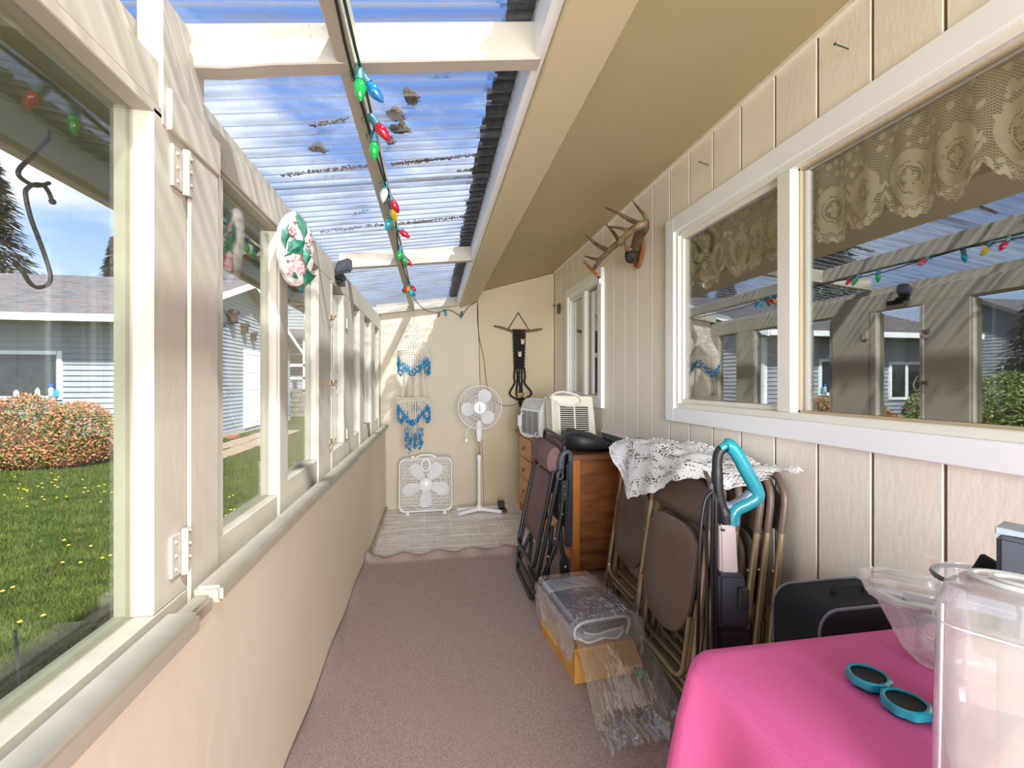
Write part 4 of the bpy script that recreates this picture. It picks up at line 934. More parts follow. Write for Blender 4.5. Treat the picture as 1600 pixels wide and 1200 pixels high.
# ------------------------------------------------------------------ antlers
def antlers():
    t = thing('antler_mount', 'pair of brown deer antlers on a shield of varnished wood above the windows', 'antlers', (1.31, 2.76, 2.15))
    n = 20; pts = []
    for k in range(n):
        a = 2*PI*k/n; w = .085*(1-.25*max(0, -math.sin(a))); pts.append((XR-.013, 2.755-w*math.cos(a), 2.16+.125*math.sin(a)))
    MB().prism(pts, (-.02, 0, 0)).build('wooden_shield', plaquew, t, bevel=.005)
    blob('skull_plate', hide, lambda a, p: (1.275+.045*math.sin(p)*math.cos(a), 2.77+.05*math.sin(p)*math.sin(a), 2.125+.045*math.cos(p)+.008*math.sin(5*a)), 14, 8, parent=t)
    def horn(name, tines, par):
        pass
    # each antler: main beam and tines; far antler reaches along the wall, near antler rises
    def P(u, v, x):   # point seen at photo pixel (u, v) lying at distance x from the left
        a = (u-800)/711.1; b = -(v-598)/711.1; C, S = math.cos(YAW), math.sin(YAW); d = V3((a*C+S, -a*S+C, b)); k = x/d.x; return V3((0, 0, 1.3))+d*k
    def beam(name, pts, r, par=t):
        sp = smoothpts(pts, 5); rr = [1.25*(r[0]+(r[1]-r[0])*(i/(len(sp)-1))**1.5) for i in range(len(sp))]
        return MB().tube(sp, rr, 9).build(name, antler, par, smooth=True)
    A = beam('antler', [P(990, 388, 1.27), P(1003, 362, 1.22), P(1008, 350, 1.16), P(990, 358, 1.10), P(968, 378, 1.05), P(948, 395, 1.02), P(935, 410, 1.0), P(926, 423, 1.0)], (.020, .009))
    beam('tine', [P(1006, 352, 1.16), P(985, 344, 1.12), P(965, 333, 1.08), P(945, 324, 1.05)], (.013, .002), A)
    beam('tine', [P(985, 362, 1.09), P(972, 357, 1.06), P(950, 354, 1.03)], (.011, .002), A)
    beam('tine', [P(950, 392, 1.02), P(934, 383, 1.0), P(924, 375, .98), P(914, 366, .97)], (.012, .002), A)
    beam('tine', [P(938, 406, 1.0), P(926, 404, .98), P(913, 400, .97)], (.010, .002), A)
    B = beam('antler', [P(995, 388, 1.28), P(1000, 372, 1.25), P(1008, 360, 1.22), P(1011, 352, 1.2), P(1008, 338, 1.19), P(998, 326, 1.18), P(988, 313, 1.17)], (.018, .002))
    beam('tine', [P(972, 384, 1.14), P(962, 368, 1.12), P(954, 358, 1.11), P(946, 349, 1.1)], (.011, .002), A)
    beam('tine', [P(990, 386, 1.26), P(980, 390, 1.22), P(975, 375, 1.2)], (.012, .004), B)
    u = thing('bottle_opener', 'wooden handled metal tool hanging from the tip of the antler', 'tool', tuple(P(923, 424, 1.0)))
    MB().tube([P(918, 415, 1.0), P(934, 431, 1.0)], [.010, .012], 8).build('handle', redh, u, smooth=True)
    m = MB(); m.tube([P(934, 431, 1.0), P(937, 437, 1.0), P(937, 443, 1.0)], [.007, .010, .004], 6); m.build('metal_end', chrome, u, smooth=True); m = MB(); m.tube([P(918, 416, 1.0), P(915, 411, 1.0), P(913, 407, 1.0)], [.004, .008, .003], 6); m.tube([P(914, 413, 1.0), P(911, 409, 1.0)], .003, 5)
    m.build('metal_end', chrome, u, smooth=True)
antlers()
dg = thing('wall_disc', 'small dark round disc on the grooved wall near the back corner', 'thermometer', (XR-.02, 4.63, 2.08))
MB().lathe((XR-.014, 4.63, 2.08), [(.001, 0), (.055, 0), (.055, .010), (.045, .012), (.001, .012)], 24, (-1, 0, 0)).build('disc', M('disc_dark', (66, 66, 56), .4), dg, smooth=True)
MB().tube([(XR-.02, 4.70, 2.13), (XR-.05, 4.73, 2.12), (XR-.02, 4.79, 2.16)], .003, 5).build('wire', iron, dg)
for y, z, lab in ((1.255, 2.384, 'dark nail sticking out of the siding above the lace window'), (2.008, 2.365, 'short dark nail in the siding to the right of the antlers')):
    m = MB(); m.tube([(XR-.01, y, z-.01), (XR-.055, y+.005, z+.004)], .0022, 6); m.lathe((XR-.055, y+.005, z+.004), [(.001, 0), (.005, 0), (.005, .002), (.001, .002)], 8, (-1, .1, .3))
    tag(m.build('nail', iron, None, at=(XR-.03, y, z)), lab, 'nail')

# ------------------------------------------------------------------ folding chairs
def folding_chair():
    r = thing('folding_chair', '', 'chair', (0, 0, 0))
    H = .955; w = .225
    # back frame (inverted U), local: x across, z up, y depth (front = -y)
    def uframe(w, h, z0, rad, n=6):
        p = [(-w-.012, 0, z0), (-w, 0, h-rad)]
        p += [(-w+rad-rad*math.cos(PI/2*k/n), 0, h-rad+rad*math.sin(PI/2*k/n)) for k in range(1, n+1)]
        p += [(w-rad+rad*math.sin(PI/2*k/n), 0, h-rad+rad*math.cos(PI/2*k/n)) for k in range(0, n+1)]
        return p+[(w+.012, 0, z0)]
    fr = MB().tube(uframe(w, H, .02, .11), .0125, 10).build('main_frame', steel, r, smooth=True)
    MB().tube([(-w-.004, 0, .15), (w+.004, 0, .15)], .008, 8).build('crossbar', steel, r, smooth=True)
    # brown sleeve over upper bend
    up = [p for p in uframe(w, H, .72, .11)]; up[0] = (-w, 0, .74); up[-1] = (w, 0, .74)
    MB().tube(up, .0142, 10).build('top_sleeve', brownp, r, smooth=True)
    # backrest
    n = 10; m = MB()
    def brf(a, b):
        x = (-1+2*a)*(w-.003); zt = H-.028-.07*max(0, abs(x)-.12)/.1; zb = .735+.012*math.cos(a*2*PI)
        return (x, -.004+.018*(1-(x/w)**2), zb+(zt-zb)*b)
    m.grid(brf, n, 4).build('backrest', brownp, r, smooth=True, solid=.004)
    # seat, folded flat inside the frame
    pts = []
    for k in range(28):
        a = 2*PI*k/28; ca, sa = math.cos(a), math.sin(a); ex = .55 if sa > 0 else .8
        pts.append((.197*math.copysign(abs(ca)**ex, ca), 0, .50+.225*math.copysign(abs(sa)**ex, sa)))
    m = MB(); N_ = 28; R = []
    for s_, y in ((1, -.004), (1, -.018), (.93, -.026), (.5, -.020), (.05, -.017)): R += [(p[0]*s_, y, .50+(p[2]-.50)*s_) for p in pts]
    m.add(R, [(i*N_+j, i*N_+(j+1) % N_, (i+1)*N_+(j+1) % N_, (i+1)*N_+j) for i in range(4) for j in range(N_)]+[tuple(range(N_)), tuple(4*N_+k for k in range(N_))])
    m.build('seat', brownp, r, smooth=True)
    # front-leg loop
    w2 = .198; rad = .06
    def loop(w2, zt, zb, y):
        p = [(-w2, y, zt), (-w2-.0, y, zb+rad)]+[(-w2+rad-rad*math.cos(PI/2*k/5), y, zb+rad-rad*math.sin(PI/2*k/5)) for k in range(1, 6)]
        p += [(w2-rad+rad*math.sin(PI/2*k/5), y, zb+rad-rad*math.cos(PI/2*k/5)) for k in range(0, 6)]+[(w2, y, zt)]
        return p
    MB().tube(loop(w2, .40, .155, -.016), .0095, 8).build('front_loop', steel, r, smooth=True)
    for s_ in (-1, 1):
        MB().tube([(s_*.19, .014, .46), (s_*.178, .018, .03)], .0105, 8).build('rear_leg', steel, r, smooth=True)
        MB().lathe((s_*.178, .018, 0), [(.001, 0), (.014, 0), (.0155, .015), (.0145, .035), (.001, .035)], 10).build('rubber_foot', M('tan_rubber', (126, 106, 78), .7), r, smooth=True)
        MB().lathe((s_*(w+.012), 0, 0), [(.001, 0), (.015, 0), (.0155, .03), (.001, .03)], 10).build('rubber_foot', MATS['tan_rubber'], r, smooth=True)
        MB().lathe((s_*w, -.016, .60), [(.001, 0), (.007, 0), (.005, .005), (.001, .005)], 8, (0, -1, 0)).build('rivet', steel, r)
    MB().tube([(-.178, .018, .10), (.178, .018, .10)], .008, 8).build('rear_crossbar', steel, r, smooth=True)
    return r
fc = folding_chair()
chairs = [  # foot x, centre y, lean deg, yaw jitter deg, label
    (.925, 1.785, 8.0, 0, 'front folding chair of the stack with its brown seat fully showing under the lace cloth'),
    (.980, 1.80, 7.6, 1, 'second folding chair directly behind the front one in the leaning stack'),
    (1.028, 1.765, 7.6, -1, 'third folding chair of the stack just behind the teal handle'),
    (1.078, 1.728, 8.2, 0, 'folding chair with its dark back facing out to the right of the teal handle'),
    (1.126, 1.725, 7.6, 0, 'second folding chair from the siding at the right of the stack'),
    (1.172, 1.705, 7.4, 0, 'folding chair tight against the siding, rearmost of the stack'),
    (1.035, 2.395, 8.5, 0, 'folding chair by the dresser with seat hidden behind the lace corner'),
    (1.095, 2.43, 7.5, 1, 'rear folding chair against the wall next to the dresser')]
for i, (fx_, cy, lean, yj, lab) in enumerate(chairs):
    o = fc if i == 0 else copy_tree(fc)
    o.location = (fx_, cy, .012); o.rotation_euler = (-math.radians(lean), 0, -PI/2+math.radians(yj))
    o['label'] = lab; o['group'] = 'brown folding chairs leaning on the wall'

# lace cloth over chairs
def doily():
    m = MB(); nu, nv = 110, 60
    fd_ = [(1.40, .955), (1.50, .905), (1.62, .925), (1.75, .885), (1.90, .80), (2.05, .755), (2.14, .715), (2.22, .76), (2.32, .86), (2.42, .93)]
    def drop(y):
        for (a, z0), (b, z1) in zip(fd_, fd_[1:]):
            if a <= y <= b: return z0+(z1-z0)*(y-a)/(b-a)
        return .95
    def fn(a, b):
        y = 1.40+1.02*a
        xb_ = 1.29-.10*max(0, (y-1.7)/.7); xfr = 1.055-.03*min(1, max(0, (y-1.4)/.4))+.12*max(0, 1-(y-1.4)/.3)
        ztop = .986+.012*math.sin(y*7)+.006*math.sin(y*23)
        if y > 2.05: ztop += 0
        if b < .5:
            f = b/.5; x = xb_+(xfr-xb_)*f; z = ztop-.008*math.sin(PI*f*2)+.012*noise.noise(Vector((x*14, y*14, 0)))+(.012*(1-f))
            if b < .03: z += .004*math.sin(y*160)
        else:
            f = (b-.5)/.5; zb = drop(y)+.008*abs(math.sin(y*50)); x = xfr-.035*f**.5-.012*math.sin(y*30)*f-.015*f; z = ztop+(zb-ztop)*f
        yy = y+.01*math.sin(b*40)*(1 if a in (0, 1) else 0)
        return (x, yy, z)
    m.grid(fn, nu, nv, lambda a, b: (a, b))
    o = m.build('lace_cloth', crochet, None, smooth=True, at=(1.1, 1.9, .95))
    tag(o, 'white crocheted lace cloth draped over the folded chairs', 'cloth')
doily()

# ------------------------------------------------------------------ folded recliner
def recliner():
    t = thing('folding_recliner', 'folded black framed recliner with mauve fabric and head pillow leaning on the dresser', 'recliner', (.65, 2.85, 0))
    ya, yb = 2.585, 3.10; r = .0125
    def U(name, x0, z0, x1, z1, a=ya, b=yb, rr=r):
        c = .05; k = lambda f: (x0+(x1-x0)*f, z0+(z1-z0)*f)
        h = c/max(.01, math.hypot(x1-x0, z1-z0)); xm, zm = k(h)
        p = [(x1, a, z1), (xm, a, zm), (x0+(xm-x0)*.35, a+.012, z0+(zm-z0)*.35), (x0, a+c, z0), (x0, b-c, z0), (x0+(xm-x0)*.35, b-.012, z0+(zm-z0)*.35), (xm, b, zm), (x1, b, z1)]
        return MB().tube(p, rr, 9).build(name, black, t, smooth=True)
    U('base_frame', .575, .028, .70, .30); U('front_leg_frame', .585, .095, .735, .80, ya-.02, yb+.01); U('footrest_frame', .585, .205, .705, .78, ya+.012, yb-.02)
    U('rear_leg_frame', .66, .03, .70, .45, ya+.03, yb-.02)
    MB().tube([(.70, ya-.02, .30), (.745, ya-.02, .55), (.76, ya-.02, .72)], r, 8).build('side_tube', black, t, smooth=True)
    MB().tube([(.80, ya-.01, .12), (.745, ya-.01, .35), (.735, ya-.01, .60)], r, 8).build('side_tube', black, t, smooth=True)
    MB().tube([(.60, ya-.01, .03), (.70, ya-.03, .36)], r, 8).build('side_tube', black, t, smooth=True)
    MB().grid(lambda a, b: (.617+(.70-.617)*b+.006*math.sin(PI*a), ya+.045+(yb-ya-.10)*a, .34+.41*b), 8, 10).build('seat_sling', recl, t, smooth=True, solid=.004)
    l = MB()
    for k in range(13):
        z = .35+.03*k; x = .619+.083*(z-.34)/.41
        for y0_, y1_ in ((ya+.018, ya+.05), (yb-.03, yb-.06)): l.tube([(x, y0_, z-.008), (x-.004, y1_, z+.004)], .0025, 4)
    l.build('lacing', M('lace_grey', (150, 150, 152), .5), t, kind='stuff')
    # upper back frame and fabric
    p = [(.74, ya+.015, .58), (.77, ya+.015, .88), (.772, ya+.03, .935), (.775, ya+.07, .958), (.775, yb-.07, .975), (.772, yb-.03, .955), (.77, yb-.015, .90), (.74, yb-.015, .58)]
    MB().tube(smoothpts(p, 4), r, 9).build('back_frame', black, t, smooth=True)
    MB().grid(lambda a, b: (.755+.02*b, ya+.04+(yb-ya-.075)*a, .60+.355*b), 4, 6).build('back_sling', recl, t, smooth=True, solid=.004)
    MB().grid(lambda a, b: (.83+.0*b, ya+.05+(yb-ya-.09)*a, .38+.5*b), 2, 2).build('rear_sling', M('sling_dark', (62, 50, 50), .9), t, solid=.004)
    m = MB()
    pr = [(.001, 0), (.035, .002), (.052, .014), (.056, .04), (.058, .22), (.056, .40), (.050, .425), (.03, .435), (.001, .437)]
    m.lathe((.713, ya+.012, .84), pr, 20, (0, 1, .02))
    m.v = [(x*.85+.713*.15, y, .84+(z-.84)*1.45+(x-.713)*.2) for x, y, z in m.v]
    m.build('head_pillow', recl, t, smooth=True)
    ar = MB(); ar.hexa([(.762, ya-.035, .34), (.805, ya-.035, .34), (.805, ya+.005, .34), (.762, ya+.005, .34), (.775, ya-.035, .83), (.812, ya-.035, .86), (.812, ya+.005, .86), (.775, ya+.005, .83)]); ar.build('armrest', blackp, t, bevel=.008, seg=2)
    ar = MB(); ar.hexa([(.762, yb-.005, .34), (.80, yb-.005, .34), (.80, yb+.035, .34), (.762, yb+.035, .34), (.775, yb-.005, .83), (.812, yb-.005, .86), (.812, yb+.035, .86), (.775, yb+.035, .83)]); ar.build('armrest', blackp, t, bevel=.008, seg=2)
    MB().tube(smoothpts([(.80, ya-.015, .84), (.795, ya-.02, .885), (.765, ya-.025, .895), (.74, ya-.025, .86), (.735, ya-.025, .80)]), .014, 8).build('arm_joint', greyp, t, smooth=True)
    MB().tube([(.728+.018*math.cos(a), ya-.045, .765+.022*math.sin(a)) for a in [2*PI*k/14 for k in range(14)]], .005, 6, closed=True).build('lock_ring', greyp, t, smooth=True)
    MB().prism([(.735, ya-.035, .60), (.785, ya-.035, .62), (.79, ya-.035, .74), (.74, ya-.035, .73)], (0, .02, 0)).build('side_plate', blackp, t, bevel=.004)
    MB().prism([(.735, ya-.03, .10), (.79, ya-.03, .10), (.785, ya-.03, .26), (.735, ya-.03, .27)], (0, .02, 0)).build('side_plate', blackp, t, bevel=.004)
    s = MB()
    for x, z in ((.755, .70), (.757, .655), (.745, .54), (.70, .40), (.76, .235), (.775, .12), (.66, .30)): s.ball((x, ya-.045, z), .0065, n=8)
    s.build('rivets', chrome, t, smooth=True)
recliner()

# ------------------------------------------------------------------ bagged cloth on cardboard box
def parcel():
    O = V3((.60, 1.86, .0)); ex = V3((.955, .10, 0)).normalized(); ey = V3((-.10, .995, 0)).normalized()
    q = lambda a, b, c: O+ex*a+ey*b+V3((0, 0, c))
    t0 = thing('cardboard_box', 'open brown cardboard box with a yellow edge on the carpet under the bagged cloth', 'box', tuple(q(.14, .2, .012)))
    m = MB(); m.prism([q(0, 0, .014), q(.28, 0, .014), q(.28, .44, .014), q(0, .44, .014)], (0, 0, .15)); m.build('carton', cardb, t0, bevel=.003)
    MB().prism([q(-.004, .22, .06), q(0, .22, .06), q(0, .43, .06), q(-.004, .43, .06)], (0, 0, .085)).build('yellow_panel', yellow, t0)
    MB().prism([q(0, 0, .150), q(.28, 0, .150), q(.27, -.09, .105), q(.01, -.09, .105)], (0, 0, .004)).build('flap', cardb, t0)
    t = thing('bagged_tablecloth', 'folded slate blue cloth in a shiny clear plastic bag on top of the cardboard box', 'bag', tuple(q(.14, .25, .17)))
    def layer(z0, z1, a0, a1, b0, b1, mat, nm):
        def fn(a, p):
            s, c = math.sin(p), math.cos(p); sg = lambda v, e: math.copysign(abs(v)**e, v)
            A = (a0+a1)/2+(a1-a0)/2*sg(s*math.cos(a), .35); B = (b0+b1)/2+(b1-b0)/2*sg(s*math.sin(a), .35); Z = (z0+z1)/2+(z1-z0)/2*sg(c, .5)
            return q(A, B, Z+.006*noise.noise(Vector((A*14, B*14, z0*9)))*(1 if c > 0 else 0))
        blob(nm, mat, fn, 40, 12, parent=t)
    layer(.168, .200, .012, .275, .02, .455, palefab, 'folded_layer'); layer(.198, .228, .02, .27, .035, .45, M('inner_fold', (74, 84, 110), .8, var=.2, scale=30), 'folded_layer')
    layer(.226, .262, .012, .272, .04, .455, bluefab, 'folded_layer'); layer(.232, .270, .005, .275, .33, .458, palefab, 'pale_fold')
    edge = MB(); edge.tube(smoothpts([q(.015, .03, .19), q(.01, .025, .235), q(.05, .02, .262), q(.15, .015, .268), q(.25, .02, .262), q(.275, .03, .225), q(.26, .03, .18)]), .006, 6); edge.build('white_hem', M('hem_white', (226, 230, 236), .7), t, smooth=True)
    edge = MB(); edge.tube(smoothpts([q(.03, .02, .20), q(.06, .0, .185), q(.13, -.01, .20), q(.20, -.0, .185), q(.24, .02, .205)]), .005, 6); edge.tube(smoothpts([q(.05, .02, .22), q(.10, .005, .212), q(.18, .005, .222), q(.23, .02, .212)]), .004, 6); edge.build('fold_edges', MATS['hem_white'], t, smooth=True)
    # film
    def ff(a, b):
        A = -.02+.32*a; Bv = .47-.86*b
        if Bv > .0: Z = .282-.03*max(0, (abs(a-.5)-.42)/.08)**2*3
        else: Z = .282+Bv*.95
        Z = max(Z, .028)
        if Bv < -.1: A = .14+(A-.14)*(1+.25*(-Bv-.1)/.29)+.06*(-Bv-.1)
        e_ = max(0, abs(a-.5)-.46)/.04
        if e_ > 0 and Bv > 0: Z -= .10*e_
        w = .014*abs(noise.noise(Vector((A*16, Bv*8, 1))))+.006*abs(noise.noise(Vector((A*50, Bv*30, 3))))
        if Bv > .02: w = abs(w)*.5
        else: w = w*2.4+.012*noise.noise(Vector((A*70, Bv*40, 7)))
        p = q(A, Bv+(w if Bv < 0 else 0), max(Z+w, .026)); return p
    MB().grid(ff, 60, 110).build('plastic_film', film, t)
    for nm, s0 in (('film_side', -.024), ('film_side', .302)):
        MB().grid(lambda a, b: q(s0+.012*noise.noise(Vector((a*14, b*7, s0*50))), .46-.50*a, .27-.19*b*(.6+.4*abs(noise.noise(Vector((a*6, 3, s0)))))), 40, 8).build(nm, film, t)
    for x, y, z, lab in ((.876, 1.83, .03, 'small green leaf shaped token on the carpet inside the clear bag'), (1.055, 2.10, .02, 'small green leaf shaped token on the carpet behind the chair legs')):
        m = MB(); n = 12; m.prism([(x+(.017+.005*math.cos(4*2*PI*k/n))*math.cos(2*PI*k/n), y+.006*math.sin(2*PI*k/n*2), z+.02+(.02+.005*math.cos(4*2*PI*k/n))*math.sin(2*PI*k/n)) for k in range(n)], (.004, .004, 0))
        tag(m.build('leaf_token', green, None, at=(x, y, z)), lab, 'decoration')
parcel()

# ------------------------------------------------------------------ upright steam cleaner
def cleaner():
    X, Y = .845, 1.17; t = thing('upright_cleaner', 'upright floor cleaner with teal loop handle standing before the folded chairs', 'vacuum cleaner', (X, Y, 0))
    C, S = math.cos(YAW), math.sin(YAW); ex = V3((math.cos(-.25), math.sin(-.25), 0)); ey = V3((-ex.y, ex.x, 0)); O = V3((X, Y, 0))
    q = lambda a, c, b=0: O+ex*a+ey*b+V3((0, 0, c))
    MB().hexa([q(-.055, .30, -.04), q(.05, .30, -.04), q(.05, .30, .04), q(-.055, .30, .04), q(-.052, .62, -.038), q(.036, .62, -.038), q(.036, .62, .035), q(-.052, .62, .035)]).build('body_lower', blackp, t, bevel=.01, seg=2)
    MB().hexa([q(-.052, .62, -.040), q(.036, .62, -.040), q(.036, .62, .035), q(-.052, .62, .035), q(-.050, .765, -.034), q(.020, .765, -.034), q(.020, .765, .03), q(-.050, .765, .03)]).build('body_upper', M('charcoal_plastic', (46, 50, 60), .4), t, bevel=.008, seg=2)
    MB().obox(q(.012, .705, -.044), ex*.014, ey*.006, (0, 0, .03)).build('release_button', blackp, t, bevel=.004)
    MB().hexa([q(-.12, .012, -.10), q(.12, .012, -.10), q(.12, .012, .09), q(-.12, .012, .09), q(-.10, .06, -.08), q(.10, .06, -.08), q(.10, .07, .07), q(-.10, .07, .07)]).build('floor_head', blackp, t, bevel=.012, seg=2)
    MB().tube([q(0, .05, 0), q(0, .32, 0)], .03, 12).build('neck_joint', blackp, t, smooth=True)
    MB().hexa([q(-.040, .76, -.018), q(.010, .76, -.018), q(.010, .76, .016), q(-.040, .76, .016), q(-.042, .90, -.018), q(.002, .90, -.018), q(.002, .90, .016), q(-.042, .90, .016)]).build('silver_tube', silver, t, bevel=.006, seg=2)
    MB().obox(q(-.034, .885, -.019), ex*.005, ey*.002, (0, 0, .003)).build('slot', blackp, t)
    MB().tube(smoothpts([q(-.018, .90), q(-.024, .93), q(-.040, .98), q(-.043, 1.04), q(-.040, 1.095), q(-.020, 1.118)], 5), [.021]*6+[.016]*10+[.014]*10, 12).build('handle_inner', blackp, t, smooth=True)
    MB().tube(smoothpts([q(-.034, 1.112, -.003), q(-.012, 1.122, -.003), q(.012, 1.095, -.003), q(.038, 1.045, -.003), q(.062, 1.0, -.003), q(.064, .975, -.003), q(.035, .955, -.003), q(.008, .94, -.003), q(-.002, .92, -.003), q(-.002, .898, -.003)], 5), [.012]*4+[.0195]*42, 12, ).build('teal_grip', teal, t, smooth=True)
    MB().tube(smoothpts([q(-.03, .955, .002), q(-.01, .945, .002), q(.025, .962, .002), q(.05, .985, .002)], 4), .014, 10).build('grip_lining', M('grip_grey', (120, 126, 150), .3, coat=.3), t, smooth=True)
    MB().hexa([q(-.075, .985, -.03), q(-.06, .985, -.03), q(-.06, .985, -.01), q(-.075, .985, -.01), q(-.074, 1.02, -.03), q(-.064, 1.02, -.03), q(-.064, 1.02, -.01), q(-.074, 1.02, -.01)]).build('cord_hook', greyp, t, bevel=.003)
    MB().tube([q(-.07, .985, -.02), q(-.045, .965, -.01)], .007, 8).build('hook_arm', greyp, t)
    m = MB()
    m.tube(smoothpts([q(-.066, 1.0, -.034), q(-.088, .965, -.03), q(-.100, .86, -.03), q(-.104, .70, -.03), q(-.108, .50, -.03), q(-.095, .35, -.03)]), .0048, 7)
    m.tube(smoothpts([q(-.062, 1.0, -.026), q(-.078, .97, -.03), q(-.083, .85, -.03), q(-.080, .65, -.03), q(-.085, .45, -.03), q(-.095, .35, -.03)]), .0048, 7)
    m.tube(smoothpts([q(-.058, 1.0, -.018), q(-.066, .965, -.03), q(-.068, .80, -.03), q(-.066, .62, -.03), q(-.066, .45, -.03), q(-.07, .35, -.03)]), .0048, 7)
    m.tube(smoothpts([q(-.056, 1.0, -.018), q(-.058, .965, -.034), q(-.060, .80, -.035), q(-.058, .62, -.035), q(-.062, .45, -.03), q(-.07, .35, -.03)]), .0048, 7)
    m.build('power_cord', M('glossy_cord', (18, 18, 20), .35), t, smooth=True)
cleaner()

# ------------------------------------------------------------------ suitcase
su = thing('suitcase', 'dark navy fabric suitcase standing on the floor behind the pink table', 'suitcase', (1.15, 1.16, 0))
def rbox(x0, x1, y0, y1, z0, z1, r, nm, mat, par):
    p = []
    for cx, cz, a0 in ((x1-.02, z1-.02, 0), (x0+r, z1-r, PI/2), (x0+.02, z0+.02, PI), (x1-.02, z0+.02, 3*PI/2)):
        rr_ = r if a0 == PI/2 else .02; p += [(cx+rr_*math.cos(a0+PI/2*k/6), y0, cz+rr_*math.sin(a0+PI/2*k/6)) for k in range(7)]
    return MB().prism(p, (0, y1-y0, 0)).build(nm, mat, par, bevel=.006, smooth=True), p
_, pr = rbox(1.0, 1.30, 1.03, 1.20, .015, .70, .055, 'suitcase_body', blackf, su)
MB().tube([(x, 1.035, z) for x, y, z in pr], .004, 5, closed=True).build('piping', M('piping_grey', (120, 124, 134), .5), su)
MB().tube([(x, 1.198, z) for x, y, z in pr], .004, 5, closed=True).build('piping', MATS['piping_grey'], su)
MB().tube(smoothpts([(1.12, 1.11, .70), (1.13, 1.11, .72), (1.21, 1.11, .72), (1.22, 1.11, .70)]), .008, 8).build('carry_handle', blackf, su, smooth=True)

# ------------------------------------------------------------------ table and pink cloth
TZ = .738
tb = thing('side_table', 'table hidden under the pink cloth in the near right corner', 'table', (.9, .45, 0))
box('tabletop', M('table_wood', (150, 120, 88), .5), tb, .535, 1.27, -.55, .86, TZ-.03, TZ-.004, bevel=.004)
for x in (.57, 1.23):
    for y in (-.5, .82): MB().tube([(x, y, .012), (x, y, TZ-.03)], .018, 10).build('leg', black, tb, smooth=True)
def cloth():
    x0, x1, y0, y1 = .53, 1.285, -.56, .872; r = .05
    per = []
    def arc(cx, cy, a0, r=r, n=8): return [(cx+r*math.cos(a0+PI/2*k/n), cy+r*math.sin(a0+PI/2*k/n), a0+PI/2*k/n) for k in range(n+1)]
    per += arc(x1-.01, y1-.01, 0, .01, 2)
    n = 30
    per += [(x1-.01-(x1-x0-r-.01)*k/n, y1, PI/2) for k in range(1, n)]
    per += arc(x0+r, y1-r, PI/2)
    per += [(x0, y1-r-(y1-y0-2*r)*k/50, PI) for k in range(1, 50)]
    per += arc(x0+r, y0+r, PI)
    per += [(x0+r+(x1-x0-2*r)*k/n, y0, 3*PI/2) for k in range(1, n)]
    per += [(x1-.01, y0+.01, 0)]
    N_ = len(per); m = MB(); vs = []; lv = [(0, 0), (.006, .004), (.012, .012), (.018, .03), (.03, .12), (.045, .25), (.055, .38), (.06, .48)]
    cx, cy = (x0+x1)/2, (y0+y1)/2
    for s_ in (.0, .5, .97):
        vs += [(cx+(x-cx)*s_, cy+(y-cy)*s_, TZ) for x, y, a in per]
    for o_, dz in lv:
        for i, (x, y, a) in enumerate(per):
            if x > x1-.05 and o_ > 0 and abs(math.cos(a)) > .9 and math.cos(a) > 0: o2 = .004
            else: o2 = o_
            f = math.sin(i*.55)*.022*min(1, dz/.2)+math.sin(i*.23+1)*.018*min(1, dz/.25)
            k = o2+ (f if o2 > .01 else 0)
            if x > x1-.05: k = min(k, .01)
            vs.append((min(x+math.cos(a)*k, x1+.01), y+math.sin(a)*k, TZ-dz))
    R = 3+len(lv)
    fs = [(i*N_+j, i*N_+(j+1) % N_, (i+1)*N_+(j+1) % N_, (i+1)*N_+j) for i in range(R-1) for j in range(N_)]
    m.add(vs, fs)
    o = m.build('tablecloth', pink, None, smooth=True, at=(.9, .4, TZ)); tag(o, 'bright pink tablecloth over the table in the near right corner', 'tablecloth')
cloth()

# turquoise caps
def cap(x, y, a, lab):
    t = thing('round_cap', lab, 'cap', (x, y, TZ+.002), 'teal and black caps on the pink table')
    n = 30; prof = []
    MB().lathe((x, y, TZ+.002), [(.001, 0), (.026, 0), (.028, .006), (.001, .007)], 24).build('cap_base', blackp, t, smooth=True)
    vs = []
    for r_, z in ((.029, .006), (.034, .008), (.0345, .020), (.031, .0225), (.027, .021)):
        vs += [(x+(r_+(.0012*math.cos(8*2*PI*k/48) if r_ > .033 else 0))*math.cos(2*PI*k/48+a), y+(r_+(.0012*math.cos(8*2*PI*k/48) if r_ > .033 else 0))*math.sin(2*PI*k/48+a), TZ+.002+z) for k in range(48)]
    MB().add(vs, [(i*48+j, i*48+(j+1) % 48, (i+1)*48+(j+1) % 48, (i+1)*48+j) for i in range(4) for j in range(48)]).build('teal_rim', teal, t, smooth=True)
    MB().lathe((x, y, TZ+.004), [(.001, 0), (.0275, 0), (.0275, .0155), (.02, .0145), (.001, .014)], 28).build('black_pad', M('pad_black', (34, 34, 38), .6, bump=.3, bscale=300), t, smooth=True)
cap(.795, .715, 0, 'teal rimmed black round cap farther from the camera on the pink cloth')
cap(.7915, .645, .3, 'teal rimmed black round cap nearer the camera on the pink cloth')

